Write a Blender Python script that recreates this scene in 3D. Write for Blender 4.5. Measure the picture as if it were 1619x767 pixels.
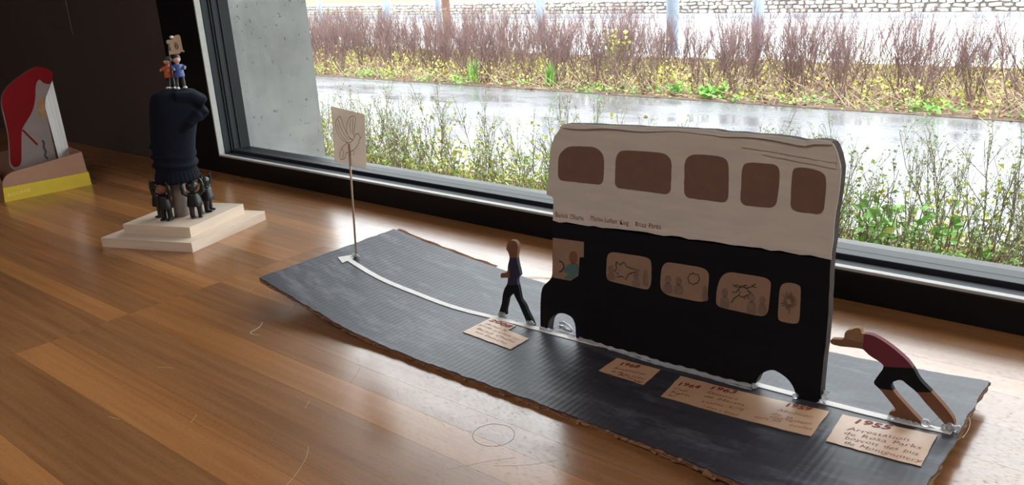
import bpy, bmesh, math, random
from mathutils import Vector, Matrix

scene = bpy.context.scene
for o in list(bpy.data.objects):
    bpy.data.objects.remove(o, do_unlink=True)
COL = scene.collection
random.seed(7)

# ------------------------------------------------------------------ camera
cam_data = bpy.data.cameras.new('camera')
cam_data.sensor_fit = 'HORIZONTAL'
cam_data.sensor_width = 36.0
cam_data.lens = 1330.0 / 1619.0 * 36.0
cam_data.clip_start = 0.02
cam_data.clip_end = 300
cam = bpy.data.objects.new('camera', cam_data)
COL.objects.link(cam)
cam.matrix_world = Matrix(((0.766957, -0.164398, 0.620282, 0.0),
                           (0.639381, 0.277851, -0.716932, 0.0),
                           (-0.054484, 0.946452, 0.318213, 0.45),
                           (0, 0, 0, 1)))
scene.camera = cam

# ------------------------------------------------------------------ sky (even overcast)
world = bpy.data.worlds.new('overcast_sky')
scene.world = world
world.use_nodes = True
bgn = world.node_tree.nodes['Background']
bgn.inputs[1].default_value = 1.45
# bright even rain cloud, a little lighter overhead
_nt = world.node_tree
_tc = _nt.nodes.new('ShaderNodeTexCoord')
_sx = _nt.nodes.new('ShaderNodeSeparateXYZ')
_cl = _nt.nodes.new('ShaderNodeClamp')
_ma = _nt.nodes.new('ShaderNodeMath')
_ma.operation = 'MULTIPLY_ADD'
_ma.inputs[1].default_value = 0.15
_ma.inputs[2].default_value = 0.9
_mx = _nt.nodes.new('ShaderNodeVectorMath')
_mx.operation = 'SCALE'
_mx.inputs[0].default_value = (0.93, 0.965, 1.0)
_nt.links.new(_tc.outputs['Generated'], _sx.inputs[0])
_nt.links.new(_sx.outputs[2], _cl.inputs[0])
_nt.links.new(_cl.outputs[0], _ma.inputs[0])
_nt.links.new(_ma.outputs[0], _mx.inputs['Scale'])
_nt.links.new(_mx.outputs[0], bgn.inputs[0])

# ------------------------------------------------------------------ added room fill and exposure
fill_light = bpy.data.lights.new('room_fill', 'AREA')  # unseen soft light, added to fill the room side of things
fill_light.shape = 'RECTANGLE'
fill_light.size = 2.4
fill_light.size_y = 1.4
fill_light.energy = 11.5
fill_light.color = (1.0, 0.91, 0.87)
fill_light_o = bpy.data.objects.new('room_fill', fill_light)
COL.objects.link(fill_light_o)
fill_light_o.location = (-0.2, -1.6, 2.38)
fill_light_o['label'] = 'wide unseen fill light added in the room behind the viewer'
fill_light_o['category'] = 'fill_light'

vs = scene.view_settings
vs.view_transform = 'Standard'
vs.look = 'None'
vs.exposure = 1.98
vs.gamma = 1.0
vs.use_curve_mapping = False

# ------------------------------------------------------------------ node helpers
MATS = {}


def new_mat(name):
    m = bpy.data.materials.new(name)
    m.use_nodes = True
    nt = m.node_tree
    return m, nt, nt.nodes['Principled BSDF'], nt.nodes['Material Output']


def N(nt, kind, **kw):
    n = nt.nodes.new(kind)
    for k, v in kw.items():
        if k in n.inputs.keys():
            n.inputs[k].default_value = v
        else:
            setattr(n, k, v)
    return n


def coords(nt, scale=(1, 1, 1), kind='Object', rnd=False):
    tc = N(nt, 'ShaderNodeTexCoord')
    mp = N(nt, 'ShaderNodeMapping')
    mp.inputs['Scale'].default_value = scale
    nt.links.new(tc.outputs[kind], mp.inputs['Vector'])
    if rnd:
        oi = N(nt, 'ShaderNodeObjectInfo')
        mu = N(nt, 'ShaderNodeMath', operation='MULTIPLY')
        mu.inputs[1].default_value = 37.0
        nt.links.new(oi.outputs['Random'], mu.inputs[0])
        nt.links.new(mu.outputs[0], mp.inputs['Location'])
    return mp


def noise(nt, vec, scale, detail=4, rough=0.55):
    n = N(nt, 'ShaderNodeTexNoise')
    n.inputs['Scale'].default_value = scale
    n.inputs['Detail'].default_value = detail
    n.inputs['Roughness'].default_value = rough
    nt.links.new(vec.outputs[0], n.inputs['Vector'])
    return n


def ramp(nt, fac, stops):
    r = N(nt, 'ShaderNodeValToRGB')
    el = r.color_ramp.elements
    while len(el) < len(stops):
        el.new(0.5)
    for e, (p, c) in zip(el, stops):
        e.position = p
        e.color = (c[0], c[1], c[2], 1) if not isinstance(c, (int, float)) else (c, c, c, 1)
    nt.links.new(fac, r.inputs[0])
    return r


def bump(nt, bsdf, height, strength, dist):
    b = N(nt, 'ShaderNodeBump')
    b.inputs['Strength'].default_value = strength
    b.inputs['Distance'].default_value = dist
    nt.links.new(height, b.inputs['Height'])
    nt.links.new(b.outputs[0], bsdf.inputs['Normal'])
    return b


def srgb(r, g, b):
    def f(c):
        c /= 255.0
        return c / 12.92 if c <= 0.04045 else ((c + 0.055) / 1.055) ** 2.4
    return (f(r), f(g), f(b))


def simple(name, col, rough=0.6, var=0.12, scale=30, stretch=(1, 1, 1), bstr=0.0, bdist=0.001, metal=0.0, spec=0.5):
    """plain procedural material: base colour broken up by noise"""
    if name in MATS:
        return MATS[name]
    m, nt, b, out = new_mat(name)
    mp = coords(nt, stretch)
    n = noise(nt, mp, scale)
    lo = tuple(max(0, c * (1 - var)) for c in col)
    hi = tuple(min(1, c * (1 + var)) for c in col)
    r = ramp(nt, n.outputs['Fac'], [(0.3, lo), (0.7, hi)])
    nt.links.new(r.outputs[0], b.inputs['Base Color'])
    b.inputs['Roughness'].default_value = rough
    b.inputs['Metallic'].default_value = metal
    b.inputs['Specular IOR Level'].default_value = spec
    if bstr:
        bump(nt, b, n.outputs['Fac'], bstr, bdist)
    MATS[name] = m
    return m


def wood(name, lo, hi, rough=0.2, spec=0.95):
    m, nt, b, out = new_mat(name)
    g = noise(nt, coords(nt, (2.2, 55, 30), rnd=True), 1.6, 6, 0.62)
    g2 = noise(nt, coords(nt, (0.9, 6, 6), rnd=True), 1.3, 3, 0.5)
    r = ramp(nt, g.outputs['Fac'], [(0.28, lo), (0.72, hi)])
    r2 = ramp(nt, g2.outputs['Fac'], [(0.3, 0.82), (0.7, 1.1)])
    mx = N(nt, 'ShaderNodeMix', data_type='RGBA', blend_type='MULTIPLY')
    mx.inputs[0].default_value = 1.0
    nt.links.new(r.outputs[0], mx.inputs[6])
    nt.links.new(r2.outputs[0], mx.inputs[7])
    p = noise(nt, coords(nt, (150, 1250, 300)), 1.0, 2, 0.5)
    pr = ramp(nt, p.outputs['Fac'], [(0.33, 0.62), (0.41, 1.0)])
    mx2 = N(nt, 'ShaderNodeMix', data_type='RGBA', blend_type='MULTIPLY')
    mx2.inputs[0].default_value = 1.0
    nt.links.new(mx.outputs[2], mx2.inputs[6])
    nt.links.new(pr.outputs[0], mx2.inputs[7])
    nt.links.new(mx2.outputs[2], b.inputs['Base Color'])
    rr = noise(nt, coords(nt, (6, 14, 6)), 2.0, 4)
    rm = ramp(nt, rr.outputs['Fac'], [(0.3, rough - 0.03), (0.7, rough + 0.06)])
    nt.links.new(rm.outputs[0], b.inputs['Roughness'])
    sp = ramp(nt, p.outputs['Fac'], [(0.35, spec * 0.2), (0.44, spec)])
    nt.links.new(sp.outputs[0], b.inputs['Specular IOR Level'])
    b.inputs['IOR'].default_value = 1.58
    bump(nt, b, pr.outputs[0], 0.08, 0.0006)
    MATS[name] = m
    return m


# ------------------------------------------------------------------ object helpers
def tag(o, label=None, cat=None, group=None, kind=None):
    if label:
        o['label'] = label
    if cat:
        o['category'] = cat
    if group:
        o['group'] = group
    if kind:
        o['kind'] = kind
    return o


def empty(name, loc, label, cat, group=None):
    o = bpy.data.objects.new(name, None)
    o.empty_display_size = 0.02
    COL.objects.link(o)
    o.location = loc
    return tag(o, label, cat, group)


def link(name, me, mat, parent=None, loc=None, smooth=False):
    o = bpy.data.objects.new(name, me)
    COL.objects.link(o)
    if mat is not None and len(me.materials) == 0:
        me.materials.append(mat)
    if smooth:
        for p in me.polygons:
            p.use_smooth = True
    if parent is not None:
        o.parent = parent
        # mesh data is written in world coordinates
        o.matrix_parent_inverse = world_mat(parent).inverted()
    if loc is not None:
        o.location = loc
    return o


def world_mat(o):
    m = Matrix.LocRotScale(o.location, o.rotation_euler, o.scale)
    if o.parent:
        m = world_mat(o.parent) @ o.matrix_parent_inverse @ m
    return m


def bm_mesh(bm, name='mesh'):
    me = bpy.data.meshes.new(name)
    bmesh.ops.recalc_face_normals(bm, faces=bm.faces[:])
    bm.to_mesh(me)
    bm.free()
    return me


def box_bm(bm, x0, x1, y0, y1, z0, z1, bev=0.0):
    vs_ = [bm.verts.new((x, y, z)) for z in (z0, z1) for x, y in ((x0, y0), (x1, y0), (x1, y1), (x0, y1))]
    fs = [(0, 3, 2, 1), (4, 5, 6, 7), (0, 1, 5, 4), (1, 2, 6, 5), (2, 3, 7, 6), (3, 0, 4, 7)]
    faces = [bm.faces.new([vs_[i] for i in f]) for f in fs]
    if bev:
        ed = list({e for f in faces for e in f.edges})
        bmesh.ops.bevel(bm, geom=ed, offset=bev, segments=2, profile=0.5, affect='EDGES')
    return vs_


def box(name, x0, x1, y0, y1, z0, z1, mat, parent=None, bev=0.0):
    bm = bmesh.new()
    box_bm(bm, x0, x1, y0, y1, z0, z1, bev)
    return link(name, bm_mesh(bm, name), mat, parent)


def quad_prism(name, corners, z0, z1, mat, parent=None, bev=0.0):
    bm = bmesh.new()
    lo = [bm.verts.new((x, y, z0)) for x, y in corners]
    hi = [bm.verts.new((x, y, z1)) for x, y in corners]
    n = len(corners)
    bm.faces.new(lo[::-1])
    bm.faces.new(hi)
    for i in range(n):
        bm.faces.new((lo[i], lo[(i + 1) % n], hi[(i + 1) % n], hi[i]))
    if bev:
        bmesh.ops.bevel(bm, geom=bm.edges[:], offset=bev, segments=2, profile=0.5, affect='EDGES')
    return link(name, bm_mesh(bm, name), mat, parent)


def jag(pts, step, amp, rng):
    """subdivide a closed outline and roughen it like hand-cut cardboard"""
    out = []
    n = len(pts)
    for i in range(n):
        a, b = Vector(pts[i]), Vector(pts[(i + 1) % n])
        k = max(1, int((b - a).length / step))
        for j in range(k):
            p = a.lerp(b, j / k)
            if j:
                p = p + Vector((rng.uniform(-amp, amp), rng.uniform(-amp, amp)))
            out.append((p.x, p.y))
    return out


def rounded(pts, n=2, lim=0.004):
    """soften the corners of a closed outline"""
    P = [Vector(p) for p in pts]
    for _ in range(n):
        Q = []
        for i in range(len(P)):
            a, b = P[i], P[(i + 1) % len(P)]
            d = b - a
            L = d.length
            if L < 1e-7:
                continue
            c = min(0.25 * L, lim)
            d.normalize()
            Q += [a + d * c, b - d * c]
        P = Q
        lim *= 0.5
    return [(p.x, p.y) for p in P]


def mapXZ(y):
    return lambda a, b, d: (a, y + d, b)        # outline in x,z ; depth towards +y


def mapYZ(x):
    return lambda a, b, d: (x - d, a, b)        # outline in y,z ; depth towards -x


def slab(name, pts, fmap, thick, mat, parent=None, cuts=(), keep=None):
    """outline extruded to a flat slab; cuts are (point, normal) lines, keep selects by centroid"""
    bm = bmesh.new()
    v = [bm.verts.new((p[0], p[1], 0)) for p in pts]
    bm.faces.new(v)
    if cuts or len(pts) > 4:
        bmesh.ops.triangulate(bm, faces=bm.faces[:], ngon_method='EAR_CLIP')
    for (p, nr) in cuts:
        bmesh.ops.bisect_plane(bm, geom=bm.verts[:] + bm.edges[:] + bm.faces[:], dist=1e-7,
                               plane_co=(p[0], p[1], 0), plane_no=(nr[0], nr[1], 0))
    if keep:
        dead = [f for f in bm.faces if not keep(f.calc_center_median().x, f.calc_center_median().y)]
        bmesh.ops.delete(bm, geom=dead, context='FACES')
    r = bmesh.ops.extrude_face_region(bm, geom=bm.faces[:])
    for g in r['geom']:
        if isinstance(g, bmesh.types.BMVert):
            g.co.z = thick
    for q in bm.verts:
        q.co = Vector(fmap(q.co.x, q.co.y, q.co.z))
    return link(name, bm_mesh(bm, name), mat, parent)


def ribbon_bm(bm, pts, w, f3):
    """flat ink stroke along a 2D polyline, mapped by f3(a,b)"""
    P = [Vector(p) for p in pts]
    L, R = [], []
    for i, p in enumerate(P):
        t = (P[min(i + 1, len(P) - 1)] - P[max(i - 1, 0)])
        if t.length < 1e-9:
            t = Vector((1, 0))
        t.normalize()
        nrm = Vector((-t.y, t.x)) * (w / 2)
        a, b = p + nrm, p - nrm
        L.append(bm.verts.new(f3(a.x, a.y)))
        R.append(bm.verts.new(f3(b.x, b.y)))
    for i in range(len(P) - 1):
        bm.faces.new((L[i], L[i + 1], R[i + 1], R[i]))


def ribbons(name, lines, w, f3, mat, parent=None):
    bm = bmesh.new()
    for l in lines:
        ribbon_bm(bm, l, w, f3)
    return link(name, bm_mesh(bm, name), mat, parent)


def smooth_line(pts, n=4):
    out = []
    P = [Vector(p) for p in pts]
    for i in range(len(P) - 1):
        p0, p1, p2, p3 = P[max(i - 1, 0)], P[i], P[i + 1], P[min(i + 2, len(P) - 1)]
        for k in range(n):
            t = k / n
            q = 0.5 * ((2 * p1) + (p2 - p0) * t + (2 * p0 - 5 * p1 + 4 * p2 - p3) * t * t + (3 * p1 - p0 - 3 * p2 + p3) * t ** 3)
            out.append(tuple(q))
    out.append(tuple(P[-1]))
    return out


def tube_bm(bm, pts, radii, sides=8, cap=True):
    P = [Vector(p) for p in pts]
    if not isinstance(radii, (list, tuple)):
        radii = [radii] * len(P)
    rings = []
    for i, p in enumerate(P):
        t = (P[min(i + 1, len(P) - 1)] - P[max(i - 1, 0)]).normalized()
        a = t.cross(Vector((0, 0, 1)))
        if a.length < 1e-4:
            a = t.cross(Vector((1, 0, 0)))
        a.normalize()
        b = t.cross(a)
        rings.append([bm.verts.new(p + (a * math.cos(2 * math.pi * k / sides) + b * math.sin(2 * math.pi * k / sides)) * radii[i]) for k in range(sides)])
    for i in range(len(rings) - 1):
        for k in range(sides):
            bm.faces.new((rings[i][k], rings[i][(k + 1) % sides], rings[i + 1][(k + 1) % sides], rings[i + 1][k]))
    if cap:
        bm.faces.new(rings[0][::-1])
        bm.faces.new(rings[-1])


def tube(name, pts, radii, mat, parent=None, sides=8):
    bm = bmesh.new()
    tube_bm(bm, pts, radii, sides)
    return link(name, bm_mesh(bm, name), mat, parent, smooth=True)


def ball_bm(bm, c, r, seg=12, rot=None):
    m = Matrix.Translation(c)
    if rot is not None:
        m = m @ rot
    m = m @ Matrix.Diagonal((r[0], r[1], r[2], 1))
    bmesh.ops.create_uvsphere(bm, u_segments=seg, v_segments=max(6, seg * 2 // 3), radius=1.0, matrix=m)


def fuse(bm, voxel, smooth=4):
    """voxel-fuse overlapping primitives to one continuous skin"""
    me = bm_mesh(bm, 'fuse')
    o = bpy.data.objects.new('fuse', me)
    COL.objects.link(o)
    r = o.modifiers.new('r', 'REMESH')
    r.mode = 'VOXEL'
    r.voxel_size = voxel
    if smooth:
        s = o.modifiers.new('s', 'SMOOTH')
        s.iterations = smooth
        s.factor = 0.5
    dg = bpy.context.evaluated_depsgraph_get()
    res = bpy.data.meshes.new_from_object(o.evaluated_get(dg))
    bpy.data.objects.remove(o, do_unlink=True)
    for p in res.polygons:
        p.use_smooth = True
    return res


def word_mesh(txt, bold, shear):
    c = bpy.data.curves.new('t', 'FONT')
    c.body = txt
    c.size = 1.0
    c.shear = shear
    c.offset = bold
    c.resolution_u = 2
    o = bpy.data.objects.new('t', c)
    COL.objects.link(o)
    dg = bpy.context.evaluated_depsgraph_get()
    me = bpy.data.meshes.new_from_object(o.evaluated_get(dg))
    bpy.data.objects.remove(o, do_unlink=True)
    return me


def text_mesh(txt, bold=0.0, shear=0.18):
    V, F, x = [], [], 0.0
    for w in txt.split(' '):
        me = word_mesh(w, bold, shear)
        n = len(V)
        V += [(v.co.x + x, v.co.y, 0.0) for v in me.vertices]
        F += [tuple(n + i for i in p.vertices) for p in me.polygons]
        x = max(v[0] for v in V) + 0.4
    out = bpy.data.meshes.new('writing')
    out.from_pydata(V, [], F)
    return out


def write(name, txt, p0, p1, height, f3, mat, parent, bold=0.0, shear=0.18, wob=0.0):
    """lettering from p0 to p1 on a surface mapped by f3(a,b)"""
    me = text_mesh(txt, bold, shear)
    w = max(v.co.x for v in me.vertices)
    d = Vector(p1) - Vector(p0)
    L = d.length
    d.normalize()
    nn = Vector((-d.y, d.x))
    for v in me.vertices:
        x, y = v.co.x / w * L, v.co.y * height
        y += wob * height * math.sin(v.co.x * 5.1 + len(txt))
        q = Vector(p0) + d * x + nn * y
        v.co = f3(q.x, q.y)
    me.materials.clear()
    return link(name, me, mat, parent)

# ------------------------------------------------------------------ outlines (metres: x,z on upright cards, x,y on the road)
BUS = ((-0.5696,0.2701),(-0.4924,0.274),(-0.4164,0.2772),(-0.3806,0.2785),(-0.3724,0.2773),(-0.3199,0.2784),(-0.2996,0.2775),(-0.2905,0.2756),(-0.2801,0.2784),(-0.2639,0.2781),(-0.2586,0.2666),(-0.2548,0.2535),(-0.2589,0.1682),(-0.2575,0.1099),(-0.2591,0.0588),(-0.2594,0.013),(-0.2832,0.0098),(-0.2841,0.0146),(-0.2875,0.0233),(-0.2936,0.0301),(-0.3028,0.0347),(-0.3109,0.036),(-0.3222,0.028),(-0.3265,0.0193),(-0.3286,0.0109),(-0.435,0.0088),(-0.5591,0.0049),(-0.5599,0.009),(-0.5597,0.0209),(-0.5611,0.0275),(-0.5637,0.0325),(-0.5684,0.0351),(-0.577,0.0361),(-0.5848,0.0343),(-0.5935,0.0291),(-0.5996,0.0225),(-0.6025,0.0163),(-0.6041,0.0046),(-0.6126,0.0034),(-0.615,0.0071),(-0.6141,0.0248),(-0.6132,0.0396),(-0.6108,0.0577),(-0.6075,0.0655),(-0.6016,0.071),(-0.5927,0.0799),(-0.5889,0.1323),(-0.5877,0.1555),(-0.5858,0.1835),(-0.596,0.1836),(-0.5959,0.1864),(-0.59,0.2231),(-0.5865,0.2431),(-0.5811,0.2553),(-0.5725,0.2648))
SPLIT = ((-0.5878,0.1543),(-0.4943,0.1595),(-0.4151,0.1627),(-0.3264,0.1657),(-0.258,0.1684))
UPWIN = (((-0.578,0.2045),(-0.5763,0.2306),(-0.5725,0.2377),(-0.5616,0.2461),(-0.5275,0.2488),(-0.5188,0.2459),(-0.5135,0.2399),(-0.5131,0.2278),(-0.5154,0.2064)),((-0.4996,0.2054),(-0.4977,0.2388),(-0.494,0.2456),(-0.4887,0.2485),(-0.4721,0.2495),(-0.4439,0.2506),(-0.435,0.2497),(-0.4286,0.2433),(-0.4299,0.2067)),((-0.4138,0.206),(-0.4138,0.2445),(-0.4074,0.2521),(-0.3925,0.2536),(-0.3728,0.2537),(-0.3655,0.2497),(-0.3644,0.2333),(-0.3647,0.2068)),((-0.3514,0.2067),(-0.3504,0.2475),(-0.3436,0.251),(-0.3262,0.2514),(-0.3168,0.2517),(-0.3124,0.247),(-0.3124,0.2302),(-0.3147,0.2086)),((-0.3002,0.2083),(-0.3002,0.2475),(-0.2973,0.2509),(-0.2856,0.2519),(-0.2698,0.2491),(-0.2676,0.2395),(-0.2677,0.2268),(-0.2686,0.2086)))
CAB = ((-0.589,0.1317),(-0.5435,0.1344),(-0.5442,0.1153),(-0.5501,0.1142),(-0.5529,0.0903),(-0.5646,0.0816),(-0.5915,0.0803))
LOWIN = (((-0.5134,0.0962),(-0.5117,0.1219),(-0.5082,0.1276),(-0.5014,0.1294),(-0.4624,0.1311),(-0.4561,0.1303),(-0.453,0.127),(-0.453,0.1026),(-0.4562,0.0941),(-0.4604,0.0925),(-0.5089,0.0926)),((-0.442,0.1027),(-0.4405,0.1216),(-0.4366,0.1283),(-0.4318,0.1306),(-0.3907,0.1322),(-0.3837,0.1283),(-0.3835,0.1194),(-0.3853,0.0965),(-0.3922,0.0926),(-0.433,0.0915),(-0.4405,0.0959)),((-0.375,0.0957),(-0.3742,0.113),(-0.3697,0.1271),(-0.3615,0.1335),(-0.3221,0.1351),(-0.3164,0.1322),(-0.3158,0.1277),(-0.3172,0.0994),(-0.3204,0.0939),(-0.326,0.0921),(-0.3663,0.0916),(-0.3725,0.0926)),((-0.3072,0.0935),(-0.3068,0.1261),(-0.3042,0.1324),(-0.2967,0.1351),(-0.287,0.1344),(-0.2853,0.1307),(-0.2849,0.0966),(-0.2879,0.0924),(-0.3033,0.0914)))
STAR1 = ((-0.4983,0.1188),(-0.4939,0.1159),(-0.4879,0.1204),(-0.4855,0.1155),(-0.4807,0.1148),(-0.4678,0.1138),(-0.4786,0.1089),(-0.483,0.1064),(-0.486,0.0992),(-0.4908,0.1028),(-0.4979,0.1),(-0.4963,0.1048),(-0.5023,0.1062),(-0.498,0.1105),(-0.4995,0.1136))
STAR2 = ((-0.4018,0.1248),(-0.3988,0.1229),(-0.3955,0.1241),(-0.3952,0.1212),(-0.3937,0.1198),(-0.3951,0.1168),(-0.3961,0.114),(-0.3991,0.1131),(-0.4016,0.1106),(-0.4037,0.1121),(-0.4068,0.1122),(-0.4068,0.1152),(-0.4084,0.1173),(-0.4063,0.1195),(-0.4059,0.1227),(-0.4033,0.1225))
CRACK = (((-0.3573,0.0997),(-0.3547,0.1056),(-0.3496,0.1099),(-0.3478,0.1138),(-0.3498,0.117),(-0.3468,0.12),(-0.341,0.1196),(-0.3364,0.1222),(-0.3311,0.1268)),((-0.3496,0.1099),(-0.3453,0.1091),(-0.3407,0.1118),(-0.3362,0.1156),(-0.341,0.1196)),((-0.3563,0.1203),(-0.3527,0.1187),(-0.3468,0.12)),((-0.3551,0.1194),(-0.3509,0.1215),(-0.348,0.1197)),((-0.3476,0.121),(-0.3434,0.1214),(-0.341,0.1196)),((-0.3354,0.1247),(-0.3342,0.1226),(-0.3307,0.1229)),((-0.3568,0.1124),(-0.3525,0.1128),(-0.3498,0.117)),((-0.3453,0.1091),(-0.3415,0.1081)),((-0.3407,0.1118),(-0.3387,0.1092)),((-0.3409,0.1165),(-0.3358,0.1164)),((-0.3446,0.1221),(-0.3416,0.1232),(-0.3397,0.1219)))
RAYS = (((-0.2943,0.1153),(-0.2889,0.1158)),((-0.2938,0.1144),(-0.289,0.1128)),((-0.2937,0.113),(-0.2906,0.1105)),((-0.2949,0.1129),(-0.2924,0.1091)),((-0.2952,0.1117),(-0.2942,0.1085)),((-0.2961,0.1125),(-0.2953,0.1021)),((-0.2968,0.1116),(-0.2976,0.1056)),((-0.2978,0.111),(-0.2991,0.1071)),((-0.2979,0.1126),(-0.3001,0.1091)),((-0.2989,0.1128),(-0.303,0.1088)),((-0.2983,0.1142),(-0.3051,0.1109)),((-0.299,0.1149),(-0.3026,0.1146)),((-0.2995,0.1161),(-0.3016,0.1168)),((-0.2983,0.1166),(-0.3027,0.1202)),((-0.2982,0.1179),(-0.3008,0.1219)),((-0.2971,0.1175),(-0.2995,0.125)),((-0.2966,0.1186),(-0.297,0.1224)),((-0.2958,0.1194),(-0.295,0.1256)),((-0.2953,0.118),(-0.2933,0.124)),((-0.2943,0.1183),(-0.2922,0.1218)),((-0.2946,0.1167),(-0.29,0.1211)),((-0.2938,0.1163),(-0.2889,0.1187)))
WHEEL = ((-0.5807,0.1036),(-0.5778,0.1036),(-0.5755,0.1026),(-0.5739,0.1007),(-0.5735,0.0982),(-0.5742,0.0955),(-0.5759,0.093),(-0.5784,0.091),(-0.5813,0.0899))
DRVHEAD = ((-0.553,0.1136),(-0.5538,0.1099),(-0.5556,0.1066),(-0.5582,0.1045),(-0.561,0.104),(-0.5635,0.1051),(-0.5651,0.1077),(-0.5656,0.1113),(-0.5648,0.115),(-0.563,0.1183),(-0.5604,0.1203),(-0.5576,0.1208),(-0.5551,0.1197),(-0.5535,0.1171))
DRVBODY = ((-0.5739,0.0945),(-0.5675,0.1017),(-0.5613,0.105),(-0.554,0.1057),(-0.5519,0.1041),(-0.5522,0.0963),(-0.5538,0.0912),(-0.5646,0.0824),(-0.5761,0.083),(-0.5655,0.0899),(-0.5733,0.0904))
SIL = ((((-0.5023,0.109),(-0.5029,0.1065),(-0.5044,0.1045),(-0.5064,0.1035),(-0.5084,0.1037),(-0.5098,0.1052),(-0.5103,0.1074),(-0.5097,0.1099),(-0.5082,0.1119),(-0.5062,0.1129),(-0.5042,0.1126),(-0.5028,0.1112)),((-0.5088,0.1039),(-0.5117,0.1007),(-0.5123,0.094),(-0.5009,0.0951),(-0.5017,0.1027),(-0.504,0.1048))),(((-0.4686,0.1081),(-0.4692,0.1056),(-0.4706,0.1035),(-0.4726,0.1025),(-0.4746,0.1027),(-0.4761,0.1042),(-0.4766,0.1065),(-0.476,0.109),(-0.4745,0.111),(-0.4725,0.1121),(-0.4706,0.1118),(-0.4691,0.1104)),((-0.475,0.1028),(-0.4779,0.0996),(-0.4784,0.0933),(-0.467,0.0944),(-0.4679,0.1017),(-0.4702,0.1038))),(((-0.4577,0.1141),(-0.4581,0.1124),(-0.459,0.1111),(-0.4604,0.1104),(-0.4617,0.1105),(-0.4627,0.1115),(-0.463,0.1131),(-0.4627,0.1148),(-0.4617,0.1161),(-0.4603,0.1168),(-0.459,0.1167),(-0.458,0.1157)),((-0.462,0.1106),(-0.4639,0.1085),(-0.4643,0.0959),(-0.4566,0.0966),(-0.4572,0.1098),(-0.4588,0.1113))),(((-0.4282,0.1114),(-0.4287,0.1087),(-0.4302,0.1065),(-0.4322,0.1054),(-0.4343,0.1057),(-0.4358,0.1072),(-0.4364,0.1097),(-0.4359,0.1124),(-0.4344,0.1145),(-0.4323,0.1156),(-0.4302,0.1154),(-0.4287,0.1138)),((-0.4347,0.1058),(-0.4377,0.1024),(-0.4381,0.0936),(-0.4263,0.0948),(-0.4273,0.1046),(-0.4298,0.1069))),(((-0.4151,0.1125),(-0.4156,0.1099),(-0.4171,0.1077),(-0.4191,0.1066),(-0.4211,0.1069),(-0.4226,0.1084),(-0.4232,0.1109),(-0.4226,0.1135),(-0.4212,0.1157),(-0.4192,0.1167),(-0.4172,0.1165),(-0.4157,0.1149)),((-0.4215,0.1071),(-0.4244,0.1037),(-0.4248,0.0949),(-0.4132,0.0961),(-0.4143,0.1058),(-0.4167,0.1081))),(((-0.385,0.1096),(-0.3853,0.1078),(-0.3863,0.1063),(-0.3876,0.1056),(-0.389,0.1057),(-0.39,0.1068),(-0.3904,0.1085),(-0.3901,0.1103),(-0.3891,0.1118),(-0.3878,0.1125),(-0.3864,0.1123),(-0.3854,0.1113)),((-0.3893,0.1058),(-0.3912,0.1035),(-0.3913,0.0945),(-0.3835,0.0953),(-0.3844,0.105),(-0.386,0.1065))),(((-0.3613,0.1102),(-0.3617,0.1076),(-0.3631,0.1055),(-0.365,0.1044),(-0.3669,0.1046),(-0.3684,0.1061),(-0.369,0.1085),(-0.3685,0.1112),(-0.3672,0.1133),(-0.3652,0.1144),(-0.3633,0.1141),(-0.3619,0.1126)),((-0.3673,0.1048),(-0.37,0.1014),(-0.3702,0.0915),(-0.3591,0.0926),(-0.3603,0.1036),(-0.3627,0.1058))),(((-0.3317,0.111),(-0.3321,0.1083),(-0.3334,0.1061),(-0.3353,0.1049),(-0.3373,0.1052),(-0.3388,0.1068),(-0.3394,0.1093),(-0.339,0.112),(-0.3376,0.1142),(-0.3357,0.1153),(-0.3338,0.115),(-0.3323,0.1134)),((-0.3377,0.1054),(-0.3403,0.1019),(-0.3404,0.0921),(-0.3293,0.0932),(-0.3307,0.1041),(-0.3331,0.1064))),(((-0.3206,0.1109),(-0.321,0.1085),(-0.3221,0.1065),(-0.3238,0.1055),(-0.3256,0.1057),(-0.3269,0.1072),(-0.3274,0.1094),(-0.3271,0.1118),(-0.3259,0.1137),(-0.3242,0.1147),(-0.3225,0.1145),(-0.3212,0.1131)),((-0.3259,0.1059),(-0.3283,0.1028),(-0.3283,0.094),(-0.3184,0.095),(-0.3197,0.1048),(-0.3218,0.1068))))
WALK = ((-0.6655,0.1026),(-0.6643,0.1081),(-0.6613,0.1138),(-0.6572,0.1166),(-0.6495,0.1175),(-0.6452,0.1125),(-0.6466,0.1039),(-0.649,0.0952),(-0.6477,0.087),(-0.6457,0.079),(-0.6442,0.0712),(-0.649,0.0688),(-0.6506,0.0631),(-0.6486,0.055),(-0.6467,0.0446),(-0.6458,0.0383),(-0.6397,0.0332),(-0.6364,0.0253),(-0.6329,0.0196),(-0.6294,0.0139),(-0.6267,0.0081),(-0.6256,0.004),(-0.6378,0.0022),(-0.6386,0.0106),(-0.6444,0.0213),(-0.6501,0.033),(-0.6537,0.0377),(-0.6583,0.0464),(-0.6641,0.0386),(-0.6669,0.0369),(-0.6695,0.0264),(-0.6729,0.0168),(-0.6723,0.0103),(-0.6863,0.0052),(-0.6834,0.0144),(-0.6783,0.0266),(-0.6761,0.0382),(-0.6727,0.0477),(-0.6669,0.0554),(-0.6648,0.0655),(-0.677,0.062),(-0.6772,0.0663),(-0.6751,0.0689),(-0.6657,0.0712),(-0.6641,0.0817),(-0.6603,0.092),(-0.6612,0.0971),(-0.6634,0.1019))
WCUT = ((-0.6721,0.0904),(-0.6331,0.0977),(-0.675,0.0526),(-0.6354,0.0609),(-0.6889,0.0135),(-0.6669,0.0186),(-0.6438,0.01),(-0.6229,0.0166))
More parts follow.
